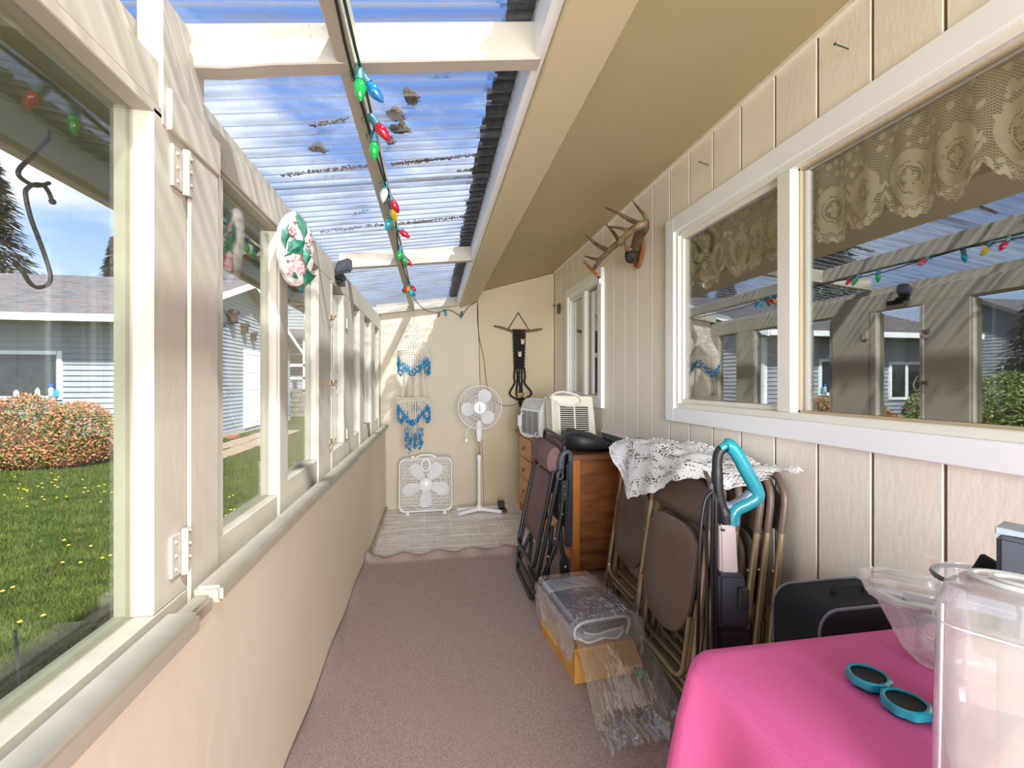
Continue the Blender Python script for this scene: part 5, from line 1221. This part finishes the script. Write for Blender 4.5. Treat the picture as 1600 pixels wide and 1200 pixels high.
# clear plastic tub
def tub():
    A = V3((.915, .812, TZ+.004)); ex = V3((.77, -.64, 0)).normalized(); ey = V3((.64, .77, 0)).normalized()
    t = thing('clear_tub', 'clear plastic recovery tub with a wide rim lying on the pink tablecloth', 'tub', tuple(A))
    q = lambda a, b, c: A+ex*a+ey*b+V3((0, 0, c))
    def ring(a0, a1, w0, w1, z, z2):
        P = []; n = 6
        pts = [(a0, -w0), (a0+.04, -w1), (a1-.05, -w1), (a1, -w0*.5), (a1, w0*.5), (a1-.05, w1), (a0+.04, w1), (a0, w0)]
        for a, b in pts: P.append(q(a, b, z+(z2-z)*(a-a0)/(a1-a0)))
        return P
    rings = [ring(.07, .25, .03, .05, .0, .0), ring(.04, .29, .045, .075, .035, .03), ring(-.005, .34, .055, .092, .13, .115), ring(-.02, .355, .06, .102, .135, .12), ring(-.02, .355, .06, .102, .143, .128), ring(.0, .335, .052, .088, .143, .128)]
    m = MB(); n = 8
    m.add([p for r_ in rings for p in r_], [(i*n+j, i*n+(j+1) % n, (i+1)*n+(j+1) % n, (i+1)*n+j) for i in range(5) for j in range(n)]+[tuple(range(n))])
    m.build('shell', clearp, t, solid=.002, bevel=.004, seg=2)
    m = MB(); m.grid(lambda a, b: q(.0+.18*a, -.085+.17*b, .130+.008*math.sin(PI*b)-.006*a), 8, 8).build('lid_plate', clearp, t, solid=.002)
    MB().tube([q(.08+.02*math.cos(a), -.07, .09+.02*math.sin(a)) for a in [2*PI*k/20 for k in range(20)]], .004, 6, closed=True).build('round_port', clearp, t)
    MB().tube([q(-.015, -.055, .14), q(.02, -.1, .139), q(.30, -.1, .128)], .005, 8).build('rim_bead', glass_mat('frosted_rim', .12, 1, (.95, .95, .97, 1), .9), t, smooth=True)
    MATS['frosted_rim'] = bpy.data.materials['frosted_rim']
    MB().tube([q(.12, -.088, .12), q(.125, -.06, .01)], .004, 6).build('rib', MATS['frosted_rim'], t)
    for a, b, z in ((.07, -.02, .126), (.07, .03, .128)):
        MB().prism([q(a-.03, b-.015, z), q(a+.04, b-.012, z-.004), q(a+.05, b+.012, z-.004), q(a-.02, b+.018, z)], (0, 0, .003)).build('dark_seal', blackp, t)
    MB().obox(q(.19, -.02, .03), ex*.03, ey*.012, (0, 0, .012)).build('inner_latch', MATS['frosted_rim'], t, bevel=.004)
    MB().obox(q(.23, .0, .018), ex*.045, ey*.02, (0, 0, .008)).build('float_block', M('grey_float', (120, 126, 140), .4), t, bevel=.005)
    MB().tube([q(.12, -.02, .02), q(.27, .01, .03)], .008, 8).build('float_tube', MATS['frosted_rim'], t)
tub()
# tall clear tank
def tank():
    X, Y = .705, .435; t = thing('clear_tank', 'tall clear plastic water tank standing closest on the pink tablecloth', 'tank', (X, Y, TZ))
    a = math.radians(-58); ex = V3((math.cos(a), math.sin(a), 0)); ey = V3((-ex.y, ex.x, 0)); q = lambda u, v, z: V3((X, Y, TZ))+ex*u+ey*v+V3((0, 0, z))
    def rr(w, d, r, z, sh=0):
        P = []
        for cx, cy, a0 in ((w-r, d-r, 0), (-w+r, d-r, PI/2), (-w+r, -d+r, PI), (w-r, -d+r, 3*PI/2)):
            P += [q(cx+r*math.cos(a0+PI/2*k/5)+sh, cy+r*math.sin(a0+PI/2*k/5), z) for k in range(6)]
        return P
    prof = [(.078, .052, .03, .003), (.08, .054, .03, .02), (.078, .052, .03, .15), (.074, .050, .03, .285), (.068, .045, .03, .305), (.050, .03, .02, .315), (.02, .012, .01, .316)]
    rings = [rr(*p[:4]) for p in prof]; n = 24
    MB().add([p for r_ in rings for p in r_], [(i*n+j, i*n+(j+1) % n, (i+1)*n+(j+1) % n, (i+1)*n+j) for i in range(len(prof)-1) for j in range(n)]+[tuple(range(n)), tuple((len(prof)-1)*n+k for k in range(n))]).build('tank_body', clearp, t, smooth=True, solid=.002)
    fr = MATS['frosted_rim']
    MB().tube([q(-.0+.045*math.cos(b), .028*math.sin(b), .318) for b in [2*PI*k/30 for k in range(30)]], .004, 6, closed=True).build('top_ring', fr, t, smooth=True)
    MB().tube([q(-.0+.026*math.cos(b), .016*math.sin(b), .320) for b in [2*PI*k/30 for k in range(30)]], .003, 6, closed=True).build('inner_ring', fr, t, smooth=True)
    for s_ in (.012, .045):
        MB().tube([q(s_, -.01, .01), q(s_, -.01, .24)], .006, 10).build('inner_tube', clearp, t, smooth=True)
    MB().tube([q(.03+.035*math.cos(b), -.03, .06+.028*math.sin(b)) for b in [2*PI*k/24 for k in range(24)]], .004, 6, closed=True).build('valve_ring', fr, t, smooth=True)
    MB().tube(rr(.079, .053, .03, .262), .0012, 6, closed=True).build('seam', fr, t)
    MB().tube([q(-.072, -.046, .01), q(-.068, -.044, .285)], .0016, 6).build('corner_bead', fr, t)
tank()
# jar with dark rim
jr = thing('clear_jar', 'clear plastic jar with a dark rubber rim behind the tall tank', 'jar', (.895, .605, TZ))
MB().lathe((.895, .605, TZ+.002), [(.001, 0), (.05, 0), (.054, .02), (.058, .20), (.062, .235), (.064, .24)], 32).build('jar_body', clearp, jr, smooth=True)
MB().tube([(.895+.062*math.cos(a), .605+.062*math.sin(a), TZ+.236) for a in [2*PI*k/36 for k in range(36)]], .004, 8, closed=True).build('rubber_rim', M('rim_dark', (70, 62, 54), .3, coat=.5), jr, smooth=True)
MB().obox((.862, .660, TZ+.245), (.004, .003, 0), (-.006, .010, 0), (0, 0, .012)).build('rim_tab', clearp, jr)
fp = thing('black_filter', 'ragged black foam filter poking out of the clear jar', 'filter', (.885, .57, TZ+.14))
m = MB(); m.prism([(.868, .60, TZ+.12), (.905, .545, TZ+.12), (.912, .535, TZ+.245), (.896, .56, TZ+.262), (.874, .592, TZ+.285), (.862, .608, TZ+.235)], (.014, .010, 0)); m.build('foam', M('foam_black', (26, 26, 28), .95, bump=1, bscale=200), fp, bevel=.004)
gn = thing('grey_nozzle', 'dark grey plastic nozzle block standing behind the tank at the right edge', 'nozzle', (.84, .51, TZ))
def sk(z0, z1, e=0): return [(.795-e, .522, z0), (.822, .478-e, z0), (.900+e, .520, z0), (.873, .562+e, z0), (.795-e, .522, z1), (.822, .478-e, z1-.004), (.900+e, .520, z1-.012), (.873, .562+e, z1-.008)]
MB().hexa(sk(TZ+.003, TZ+.345)).build('nozzle_body', greyp, gn, bevel=.006, seg=2)
MB().hexa(sk(TZ+.346, TZ+.356, .001)).build('top_cap', bluegr, gn, bevel=.002)

# ------------------------------------------------------------------ moss on the roof sheet
def mossclump(x, y, rx, ry, lab):
    z = RB(x, y)+.122; random.seed(int(x*1000+y*77)); m = MB()
    for k in range(26):
        a = random.uniform(0, 2*PI); r = random.random()**.6
        m.ball((x+rx*r*math.cos(a), y+ry*r*math.sin(a), z+random.uniform(0, .02)), random.uniform(.25, .5)*min(rx, ry)+.004, None, None, 6)
    for k in range(60):
        a = random.uniform(0, 2*PI); r = 1+random.uniform(-.1, .35); p = V3((x+rx*r*math.cos(a), y+ry*r*math.sin(a), z)); m.tube([p, p+V3((random.uniform(-.015, .015), random.uniform(-.012, .012), .006))], .0012, 3)
    tag(m.build('moss_clump', moss, None, at=(x, y, z)), lab, 'moss')
def px(u, v):   # photo pixel to a point just under the sheet
    C, S = math.cos(YAW), math.sin(YAW); a = (u-800)/711.1; b = -(v-598)/711.1; d = V3((a*C+S, -a*S+C, b)); k = .8/b
    for _ in range(30):
        p = d*k; k = (RB(p.x, p.y)+.108-1.3)/d.z
    return (d*k).x, (d*k).y
for u, v, rx, ry, lab in ((497, 241, .022, .012, 'moss clump alone on the left panel of the clear roof'), (643, 163, .016, .022, 'highest dark moss clump right of the purlin on the clear roof'), (617, 190, .020, .016, 'ragged moss tuft just right of the string of bulbs'), (624, 210, .028, .014, 'widest round moss clump right of the purlin'), (610, 229, .008, .008, 'smallest round moss dot beside the red bulb'), (693, 113, .022, .008, 'moss strip cut by the first rafter near the eave')):
    x, y = px(u, v); mossclump(x, y, rx, ry, lab)
random.seed(11)
ms = MB()
for (u0, v0), (u1, v1), dens in (((440, 279), (575, 265), 150), ((612, 262), (752, 246), 260), ((500, 366), (600, 355), 90), ((622, 354), (735, 342), 200), ((715, 273), (752, 268), 60), ((485, 203), (545, 193), 50), ((550, 340), (575, 334), 20)):
    for k in range(dens):
        f = random.random(); u = u0+(u1-u0)*f; v = v0+(v1-v0)*f+random.gauss(0, .8)
        x, y = px(u, v); ms.ball((x, y, RB(x, y)+.118+random.uniform(0, .008)), random.uniform(.002, .0065), None, random.uniform(.002, .004), 5)
mo = ms.build('moss_line', moss, ce, kind='stuff')

# ------------------------------------------------------------------ plant hook outside
def hook():
    t = thing('plant_hook', 'black wrought iron hook hanging outside the nearest window', 'hook', (-.95, 1.1, 1.6))
    C, S = math.cos(YAW), math.sin(YAW)
    def P(u, v, x=-.95):
        a = (u-800)/711.1; b = -(v-598)/711.1; d = V3((a*C+S, -a*S+C, b)); return V3((0, 0, 1.3))+d*(x/d.x)
    lst = [(77, 215), (52, 243), (32, 262), (30, 275), (48, 288), (62, 290), (77, 286)]
    MB().tube(smoothpts([P(*p) for p in lst], 5), .0048, 8).build('upper_hook', iron, t, smooth=True)
    lst = [(81, 313), (76, 300), (68, 290), (55, 288), (43, 294), (40, 305), (48, 340), (60, 372), (72, 405), (79, 432), (74, 445), (58, 449), (45, 440), (35, 421)]
    MB().tube(smoothpts([P(*p) for p in lst], 5), .0048, 8).build('lower_hook', iron, t, smooth=True)
    m = MB(); m.ball(P(82, 315), .008, n=8); m.ball(P(35, 421), .008, n=8); m.build('hook_tips', iron, t, smooth=True)
    MB().tube([P(77, 215), P(77, 160)], .003, 5).build('hanging_wire', iron, t)
hook()
for (y, z, lab) in ((.57, .885, 'dark metal stake outside the nearest window, closer to the camera'), (.79, .885, 'dark metal stake outside the nearest window, farther one')):
    tag(MB().tube([(-.60, y, z-.05), (-.615, y+.01, z+.045)], .0022, 5).build('metal_stake', iron, None, at=(-.55, y, z)), lab, 'stake')

# ------------------------------------------------------------------ garden
GZ = -.15
gr = MB().box(-60, 40, -30, 70, GZ-.3, GZ).build('ground', lawnm, None, kind='structure', at=(0, 0, GZ-.3))
C_, S_ = math.cos(YAW), math.sin(YAW)
def vis(x, y, z):
    Z = x*S_+y*C_; R = x*C_-y*S_
    if Z < .1: return None
    return 800+711*R/Z, 598-711*(z-1.3)/Z
random.seed(3); bl = MB(); cnt = 0
vs, fs = [], []
while cnt < 60000:
    u = random.uniform(-30, 520); v = 650+500*random.random()
    a = (u-800)/711.1; b = -(v-598)/711.1; k = (GZ-1.3)/b; x, y = (a*C_+S_)*k, (-a*S_+C_)*k
    if x > -.72 or y > 17: continue
    if y > 9.9 and x < -5.3: continue
    if y > 9.15 and -4.95 < x < -3.9: continue
    d = math.hypot(x, y); h = random.uniform(.018, .04)*(1+.06*d); w = .0016*(1+d*.35); an = random.uniform(0, PI); lx, ly = random.gauss(0, .014), random.gauss(0, .014)
    k0 = len(vs); vs += [(x-w*math.cos(an), y-w*math.sin(an), GZ), (x+w*math.cos(an), y+w*math.sin(an), GZ), (x+lx, y+ly, GZ+h)]; fs.append((k0, k0+1, k0+2)); cnt += 1
bl.v, bl.f = vs, fs
go = bl.build('lawn_grass', bladem, None, at=(-3, 5, GZ)); go['kind'] = 'stuff'; tag(go, 'short green lawn grass outside the porch windows', 'grass')
# dandelions
dd = None; random.seed(21); spots = []
for u, v in ((100, 845), (107, 853), (142, 854), (160, 873), (172, 869), (98, 880), (126, 880), (20, 919), (68, 963), (31, 973), (4, 925)): spots.append((u, v))
for k in range(34): spots.append((random.uniform(2, 176), random.gauss(762, 9)))
for k in range(8): spots.append((random.uniform(350, 396), random.uniform(770, 815)))
for u, v in spots:
    a = (u-800)/711.1; b = -(v-598)/711.1; k = (GZ+.03-1.3)/b; x, y = (a*C_+S_)*k, (-a*S_+C_)*k
    if y > 8.3: continue
    if dd is None:
        dd = MB().lathe((0, 0, 0), [(.001, .008), (.008, .007), (.013, .002), (.008, -.003), (.001, -.004)], 8).build('dandelion', dand, None)
        tag(dd, 'yellow dandelion flower in the lawn outside the window', 'flower', 'dandelions in the lawn'); o = dd
    else: o = dd.copy(); COL.objects.link(o)
    o.location = (x, y, GZ+.035)
# stone path beside the garage
pt = struct('path', (-4.4, 11, GZ))
for k in range(9):
    for j in range(2):
        x = -4.9+j*.52+random.uniform(-.03, .03); y = 9.2+k*.62
        box('paving_stone', M('path_stone', (150, 132, 112), .9, var=.2, scale=6), pt, x, x+.46, y, y+.55, GZ, GZ+.02, bevel=.008)
tag(box('brick', brickm, None, -5.25, -5.05, 12.9, 13.2, GZ, GZ+.07), 'single red brick lying by the foot of the garage wall', 'brick')

def lap_wall(P0, P1, z0, z1, n, mat, name, parent, lap=.105, top=None):
    # horizontal lap siding as geometry between two ground points, n = outward normal; top: optional function f(s)->z
    P0, P1, n = V3(P0), V3(P1), V3(n); L_ = (P1-P0).length; d = (P1-P0)/L_; m = MB(); k = 0; z = z0
    while z < z1-.001:
        zt = min(z+lap, z1)
        s0, s1 = 0, L_
        if top:
            ss = [L_*i/200 for i in range(201) if top(L_*i/200) >= z+.02]
            if not ss: break
            s0, s1 = ss[0], ss[-1]
        a, b = P0+d*s0, P0+d*s1; up = V3((0, 0, 1))
        m.add([a+n*.024+up*z, b+n*.024+up*z, b+n*.002+up*zt, a+n*.002+up*zt, a+up*z-n*.02, b+up*z-n*.02], [(0, 1, 2, 3), (4, 5, 1, 0)])
        z += lap
    return m.build(name, mat, parent)
def far_window(par, c, d, w, h, n, cols=1, sill=None):
    c, d, n = V3(c), V3(d), V3(n); up = V3((0, 0, 1)); f = MB()
    for s_ in (-1, 1): f.obox(c+d*s_*(w/2+.03)+n*.02, d*.04, n*.03, up*(h/2+.07)); f.obox(c+up*s_*(h/2+.035)+n*.02, d*w/2, n*.03, up*.035)
    for k in range(1, cols): f.obox(c+d*(-w/2+w*k/cols)+n*.02, d*.04, n*.03, up*h/2)
    wf = f.build('window', white, par)
    MB().obox(c+n*.03, d*w/2, n*.006, up*h/2).build('pane', glassd, wf)
    return wf
def garage():
    t = thing('garage', 'white lap sided garage with a mossy grey shingle roof across the lawn', 'garage', (-8, 14, GZ))
    gx0, gx1, gy0, gy1, yr = -10.9, -5.41, 10.0, 18.8, 14.4
    ez, rz = 2.62, 4.12
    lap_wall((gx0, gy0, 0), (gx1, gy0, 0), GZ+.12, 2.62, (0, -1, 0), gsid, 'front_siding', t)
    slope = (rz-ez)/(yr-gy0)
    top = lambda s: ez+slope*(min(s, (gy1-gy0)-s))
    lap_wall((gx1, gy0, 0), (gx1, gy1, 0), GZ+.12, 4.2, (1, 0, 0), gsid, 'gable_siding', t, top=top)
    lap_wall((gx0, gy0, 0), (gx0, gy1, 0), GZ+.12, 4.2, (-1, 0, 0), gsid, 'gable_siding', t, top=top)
    MB().prism([(gx1-.02, gy0+.02, GZ), (gx1-.02, gy1, GZ), (gx1-.02, gy1, ez), (gx1-.02, yr, rz), (gx1-.02, gy0+.02, ez)], (-(gx1-gx0)+.04, 0, 0)).build('walls', gsid, t)
    box('foundation', concrete, t, gx0-.02, gx1+.02, gy0-.02, gy1, GZ, GZ+.13)
    ov = .55
    for sg, ye, yw in ((-1, gy0-ov, gy0), (1, gy1+ov, gy1)):
        zl = ez-slope*ov
        rfm = MB().hexa([(gx0-.35, ye, zl), (gx1+.32, ye, zl), (gx1+.32, yr, rz), (gx0-.35, yr, rz), (gx0-.35, ye, zl+.10), (gx1+.32, ye, zl+.10), (gx1+.32, yr, rz+.12), (gx0-.35, yr, rz+.12)]); rfm.build('roof', mshing, t)
        sh = MB(); nrow = 28
        for k in range(nrow):
            f0 = k/nrow; y = ye+(yr-ye)*f0; y2 = ye+(yr-ye)*(f0+1/nrow); z = zl+.10+(rz+.02-zl)*f0; z2 = zl+.10+(rz+.02-zl)*(f0+1/nrow)
            sh.add([(gx0-.35, y, z+.018), (gx1+.32, y, z+.018), (gx1+.32, y2, z2+.006), (gx0-.35, y2, z2+.006), (gx0-.35, y, z), (gx1+.32, y, z)], [(0, 1, 2, 3), (4, 5, 1, 0)])
        sh.build('shingle_courses', mshing, t, kind='stuff')
        box('gutter', white, t, gx0-.36, gx1+.33, ye-.05, ye, zl-.02, zl+.11)
        for gx in (gx1+.32, gx0-.35):
            MB().hexa([(gx-.0, ye, zl-.04), (gx+.03, ye, zl-.04), (gx+.03, yr, rz-.04), (gx, yr, rz-.04), (gx, ye, zl+.11), (gx+.03, ye, zl+.11), (gx+.03, yr, rz+.13), (gx, yr, rz+.13)]).build('rake_board', white, t)
    box('soffit', M('olive_soffit', (140, 136, 110), .8), t, gx0-.3, gx1+.3, gy0-ov, gy0, ez-slope*ov-.015, ez-slope*ov)  # one even olive grey for the soffit
    for x in (gx1, gx0): box('corner_board', white, t, x-.05, x+.05, gy0-.03, gy0+.06, GZ+.12, ez)
    far_window(t, (-7.75, gy0, 1.44), (1, 0, 0), 1.55, .78, (0, -1, 0)); far_window(t, (-9.55, gy0, 1.35), (1, 0, 0), .95, .85, (0, -1, 0), 2)
    d = box('side_door', white, t, gx1+.0, gx1+.05, 14.5, 15.5, GZ+.12, 2.15)
    pn = MB()
    for k in range(4):
        for j in range(2): pn.box(gx1+.05, gx1+.06, 14.58+j*.44, 14.94+j*.44, .1+k*.5, .5+k*.5)
    pn.build('door_panel', white, d, bevel=.004)
    fr = MB(); fr.box(gx1, gx1+.06, 14.38, 14.5, GZ+.12, 2.27); fr.box(gx1, gx1+.06, 15.5, 15.62, GZ+.12, 2.27); fr.box(gx1, gx1+.06, 14.5, 15.5, 2.15, 2.27); fr.build('door_frame', white, t)
    return t
garage()
for k, (y, z, s, lab) in enumerate(((13.4, 3.08, .17, 'largest dark birdhouse, leftmost on the garage gable wall'), (14.25, 2.86, .14, 'middle dark birdhouse on the garage gable wall'), (14.95, 2.70, .12, 'smallest dark birdhouse, rightmost above the garage door'))):
    t = thing('birdhouse', lab, 'birdhouse', (-5.3, y, z), 'birdhouses on the garage wall'); bw = M('birdhouse_wood', (44, 36, 32), .9)
    x0 = -5.395
    MB().prism([(x0, y-s*.6, z-s), (x0, y+s*.6, z-s), (x0, y+s*.6, z+s*.5), (x0, y, z+s), (x0, y-s*.6, z+s*.5)], (s*1.1, 0, 0)).build('box_body', bw, t)
    for sg in (-1, 1): MB().hexa([(x0, y, z+s*1.05), (x0+s*1.4, y, z+s*1.05), (x0+s*1.4, y+sg*s*.85, z+s*.42), (x0, y+sg*s*.85, z+s*.42), (x0, y, z+s*1.15), (x0+s*1.4, y, z+s*1.15), (x0+s*1.4, y+sg*s*.85, z+s*.52), (x0, y+sg*s*.85, z+s*.52)]).build('roof_board', bw, t)
    MB().lathe((x0+s*1.1, y, z), [(.001, 0), (s*.25, 0), (s*.25, .004), (.001, .004)], 12, (1, 0, 0)).build('entrance', dark, t)
# little bottles on the garage window sill
for x, h, r, mt, lab in ((-7.28, .16, .035, wplast, 'white plastic jug on the garage window sill'), (-7.62, .12, .04, wplast, 'white figurine at the left end of the garage window sill'), (-7.06, .20, .04, bluegr, 'pale bottle with blue cap on the garage window sill'), (-6.97, .14, .04, teal, 'small teal cup at the right end of the garage window sill')):
    b_ = thing('bottle', lab, 'bottle', (x, 9.93, 1.09)); MB().lathe((x, 9.94, 1.045), [(.001, 0), (r, 0), (r, h*.7), (r*.5, h*.85), (r*.5, h), (.001, h)], 12).build('bottle_body', mt, b_, smooth=True)
    if 'cap' in lab: MB().lathe((x, 9.94, 1.045+h), [(.001, -.02), (r*.8, -.02), (r*.8, .03), (.001, .03)], 12).build('bottle_cap', M('cap_blue', (30, 90, 190), .4), b_, smooth=True)

# house beyond with deck and stone wall
def back_house():
    t = thing('house', 'white sided house with a dark roof and deck railing behind the garage', 'house', (-5.6, 24, 0))
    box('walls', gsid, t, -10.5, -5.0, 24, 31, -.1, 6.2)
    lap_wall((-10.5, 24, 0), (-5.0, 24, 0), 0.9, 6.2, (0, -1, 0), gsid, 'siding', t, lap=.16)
    MB().hexa([(-11, 22.4, 3.35), (-4.8, 22.4, 3.35), (-4.8, 24, 3.75), (-11, 24, 3.75), (-11, 22.4, 3.55), (-4.8, 22.4, 3.55), (-4.8, 24, 3.95), (-11, 24, 3.95)]).build('porch_roof', shing, t)
    MB().hexa([(-11, 23.4, 6.1), (-4.8, 23.4, 6.1), (-4.8, 27.5, 8), (-11, 27.5, 8), (-11, 23.4, 6.3), (-4.8, 23.4, 6.3), (-4.8, 27.5, 8.2), (-11, 27.5, 8.2)]).build('roof', shing, t)
    far_window(t, (-6.7, 24, 2.4), (1, 0, 0), 1.3, 1.5, (0, -1, 0)); far_window(t, (-5.75, 24, 4.9), (1, 0, 0), .8, .9, (0, -1, 0))
    box('deck', M('deck_grey', (110, 108, 104), .9), t, -10, -4.4, 22.5, 24, .85, 1.0)
    for z in (1.45, 2.05): box('deck_rail', white, t, -9.9, -4.5, 22.5, 22.6, z, z+.12)
    for k in range(5): box('deck_post', white, t, -9.9+k*1.33, -9.75+k*1.33, 22.5, 22.62, -.1, 3.4)
back_house()
sw = thing('stone_wall', 'low grey block retaining wall behind the lawn past the garage', 'wall', (-5, 20.6, GZ))
blk = None
for r_ in range(5):
    for k in range(8):
        x = -7.6+k*.46+(.23 if r_ % 2 else 0)
        if blk is None:
            blk = MB().box(0, .44, 0, .3, 0, .19).build('stone_block', stone, sw, bevel=.015); o = blk; blk.data.transform(Matrix.Translation(sw.location)) 
        else: o = blk.copy(); COL.objects.link(o)
        o.location = V3((x, 20.6+random.uniform(-.015, .015), GZ+r_*.205))-sw.location; 
# neighbour house seen in the window reflections
def neighbour():
    t = thing('house', 'pale blue gabled neighbour house to the left beyond the shrubs', 'house', (-27, 17, GZ))
    gx, y0, y1 = -24, 13.5, 22.5; ym = 18
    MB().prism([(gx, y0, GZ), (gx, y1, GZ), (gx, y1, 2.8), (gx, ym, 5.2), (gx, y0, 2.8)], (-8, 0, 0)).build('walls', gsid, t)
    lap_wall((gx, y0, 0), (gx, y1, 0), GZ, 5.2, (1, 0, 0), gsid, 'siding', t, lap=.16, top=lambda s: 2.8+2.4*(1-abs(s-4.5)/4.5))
    for sg, ye in ((-1, y0-.5), (1, y1+.5)): MB().hexa([(gx+.5, ye, 2.55), (gx-8.5, ye, 2.55), (gx-8.5, ym, 5.25), (gx+.5, ym, 5.25), (gx+.5, ye, 2.7), (gx-8.5, ye, 2.7), (gx-8.5, ym, 5.45), (gx+.5, ym, 5.45)]).build('roof', shing, t)
    far_window(t, (gx, 16.4, 1.6), (0, 1, 0), 1.6, 1.1, (1, 0, 0), 2); far_window(t, (gx, 19.6, 1.6), (0, 1, 0), 1.6, 1.1, (1, 0, 0), 2)
neighbour()

# ------------------------------------------------------------------ shrubs and trees
def leaf_cloud(name, mat, parent, centers, n, size, seed, shell=.55):
    random.seed(seed); vs, fs = [], []
    for k in range(n):
        c, rx, ry, rz = random.choice(centers)
        a = random.uniform(0, 2*PI); cp = random.uniform(-.85, 1); sp = math.sqrt(1-min(1, cp*cp)); r = shell+(1-shell)*random.random()**.5
        p = V3((c[0]+rx*r*sp*math.cos(a), c[1]+ry*r*sp*math.sin(a), c[2]+rz*r*cp))
        if p.z < GZ+.02: continue
        d = V3((random.gauss(0, 1), random.gauss(0, 1), random.gauss(.5, .7))).normalized(); s_ = d.orthogonal().normalized(); s_.rotate(Matrix.Rotation(random.uniform(0, 2*PI), 3, d)); L_ = size*random.uniform(.6, 1.3)
        k0 = len(vs); vs += [p, p+d*L_*.5+s_*L_*.22, p+d*L_, p+d*L_*.5-s_*L_*.22]; fs.append((k0, k0+1, k0+2, k0+3))
    m = MB(); m.v, m.f = vs, fs; return m.build(name, mat, parent, kind='stuff')
def shrub(lab, base, centers, n, size, mats, seed, cat='shrub', name='shrub'):
    t = thing(name, lab, cat, base)
    m = MB(); random.seed(seed)
    for k in range(10):
        c, rx, ry, rz = random.choice(centers); m.tube([(base[0]+random.uniform(-.2, .2), base[1]+random.uniform(-.1, .1), GZ), (c[0]+random.uniform(-rx, rx)*.5, c[1], c[2]+rz*.3)], [.02, .006], 5)
    m.build('stems', bark, t)
    for i, (nm, mt, fr) in enumerate(mats):
        leaf_cloud(nm, mt, t, centers, int(n*fr), size, seed+i, .5 if i == 0 else .85)
    return t
shrub('orange and green pieris shrub in front of the garage wall', (-6.9, 9.3, GZ), [((-6.15, 9.25, .36), .55, .5, .60), ((-6.9, 9.2, .40), .65, .55, .70), ((-7.5, 9.2, .28), .6, .5, .54), ((-7.95, 9.2, .15), .45, .45, .46), ((-6.6, 9.15, .08), .85, .5, .3), ((-7.5, 9.15, .05), .7, .5, .28)], 52000, .055, [('leaves', leafm, .55), ('new_leaves', leafo, .45)], 5)
shrub('yellow green bush under the double garage window', (-9.4, 9.2, GZ), [((-9.3, 9.2, .45), .55, .5, .65), ((-9.8, 9.3, .55), .35, .5, .6)], 8000, .08, [('leaves', leaflt, .6), ('dark_leaves', leafm, .4)], 8)
shrub('large loose green bush past the left end of the garage', (-11.0, 8.3, GZ), [((-10.6, 8.4, .6), .8, .7, .95), ((-11.6, 8.2, .7), .9, .8, 1.0), ((-12.7, 8.0, .5), .8, .7, .8), ((-13.6, 8, .8), .9, .8, 1.1)], 16000, .10, [('leaves', leaflt, .55), ('dark_leaves', leafm, .45)], 12)
def conifer(lab, x, y, h, r, seed, z0=GZ, droop=.25, n=2600):
    t = thing('conifer', lab, 'tree', (x, y, z0)); random.seed(seed)
    MB().tube([(x, y, z0), (x, y, z0+h)], [.22, .02], 7).build('trunk', bark, t)
    vs, fs = [], []
    for k in range(n):
        f = random.random()**.8; z = z0+h*(.08+.9*f); R = r*(1-f)**.8*random.uniform(.6, 1.1)+.1; a = random.uniform(0, 2*PI)
        d = V3((math.cos(a), math.sin(a), -droop)).normalized(); sd = V3((-d.y, d.x, 0)).normalized()
        s0 = R*random.uniform(.15, .7); p = V3((x, y, z))+d*s0
        for j in range(4):
            q_ = p+d*(R-s0)*j/4; L_ = .35*r*.4; sg = random.choice((-1, 1)); e_ = (d*.8+sd*sg*.6+V3((0, 0, random.uniform(-.35, .1)))).normalized(); w_ = V3((0, 0, 1)).cross(e_).normalized()*.05*r*.35
            k0 = len(vs); vs += [q_, q_+e_*L_*.5+w_, q_+e_*L_, q_+e_*L_*.5-w_]; fs.append((k0, k0+1, k0+2, k0+3))
    m = MB(); m.v, m.f = vs, fs; m.build('needles', conif, t, kind='stuff')
conifer('tall dark conifer behind the left end of the garage roof', -14.8, 17.8, 9.6, 2.9, 31, n=2400)
conifer('broad conifer left of the garage beside the neighbour house', -17.6, 11.6, 5.6, 2.2, 32, n=5000)
conifer('slender conifer behind the neighbour house', -28, 28, 7, 2.6, 33, n=3000)
conifer('dark conifer showing above the garage ridge', -12.4, 24, 8.4, 1.7, 34, n=4000)
conifer('conifer beside the white house behind the garage', -15.6, 26, 9.0, 1.8, 35, n=4000)
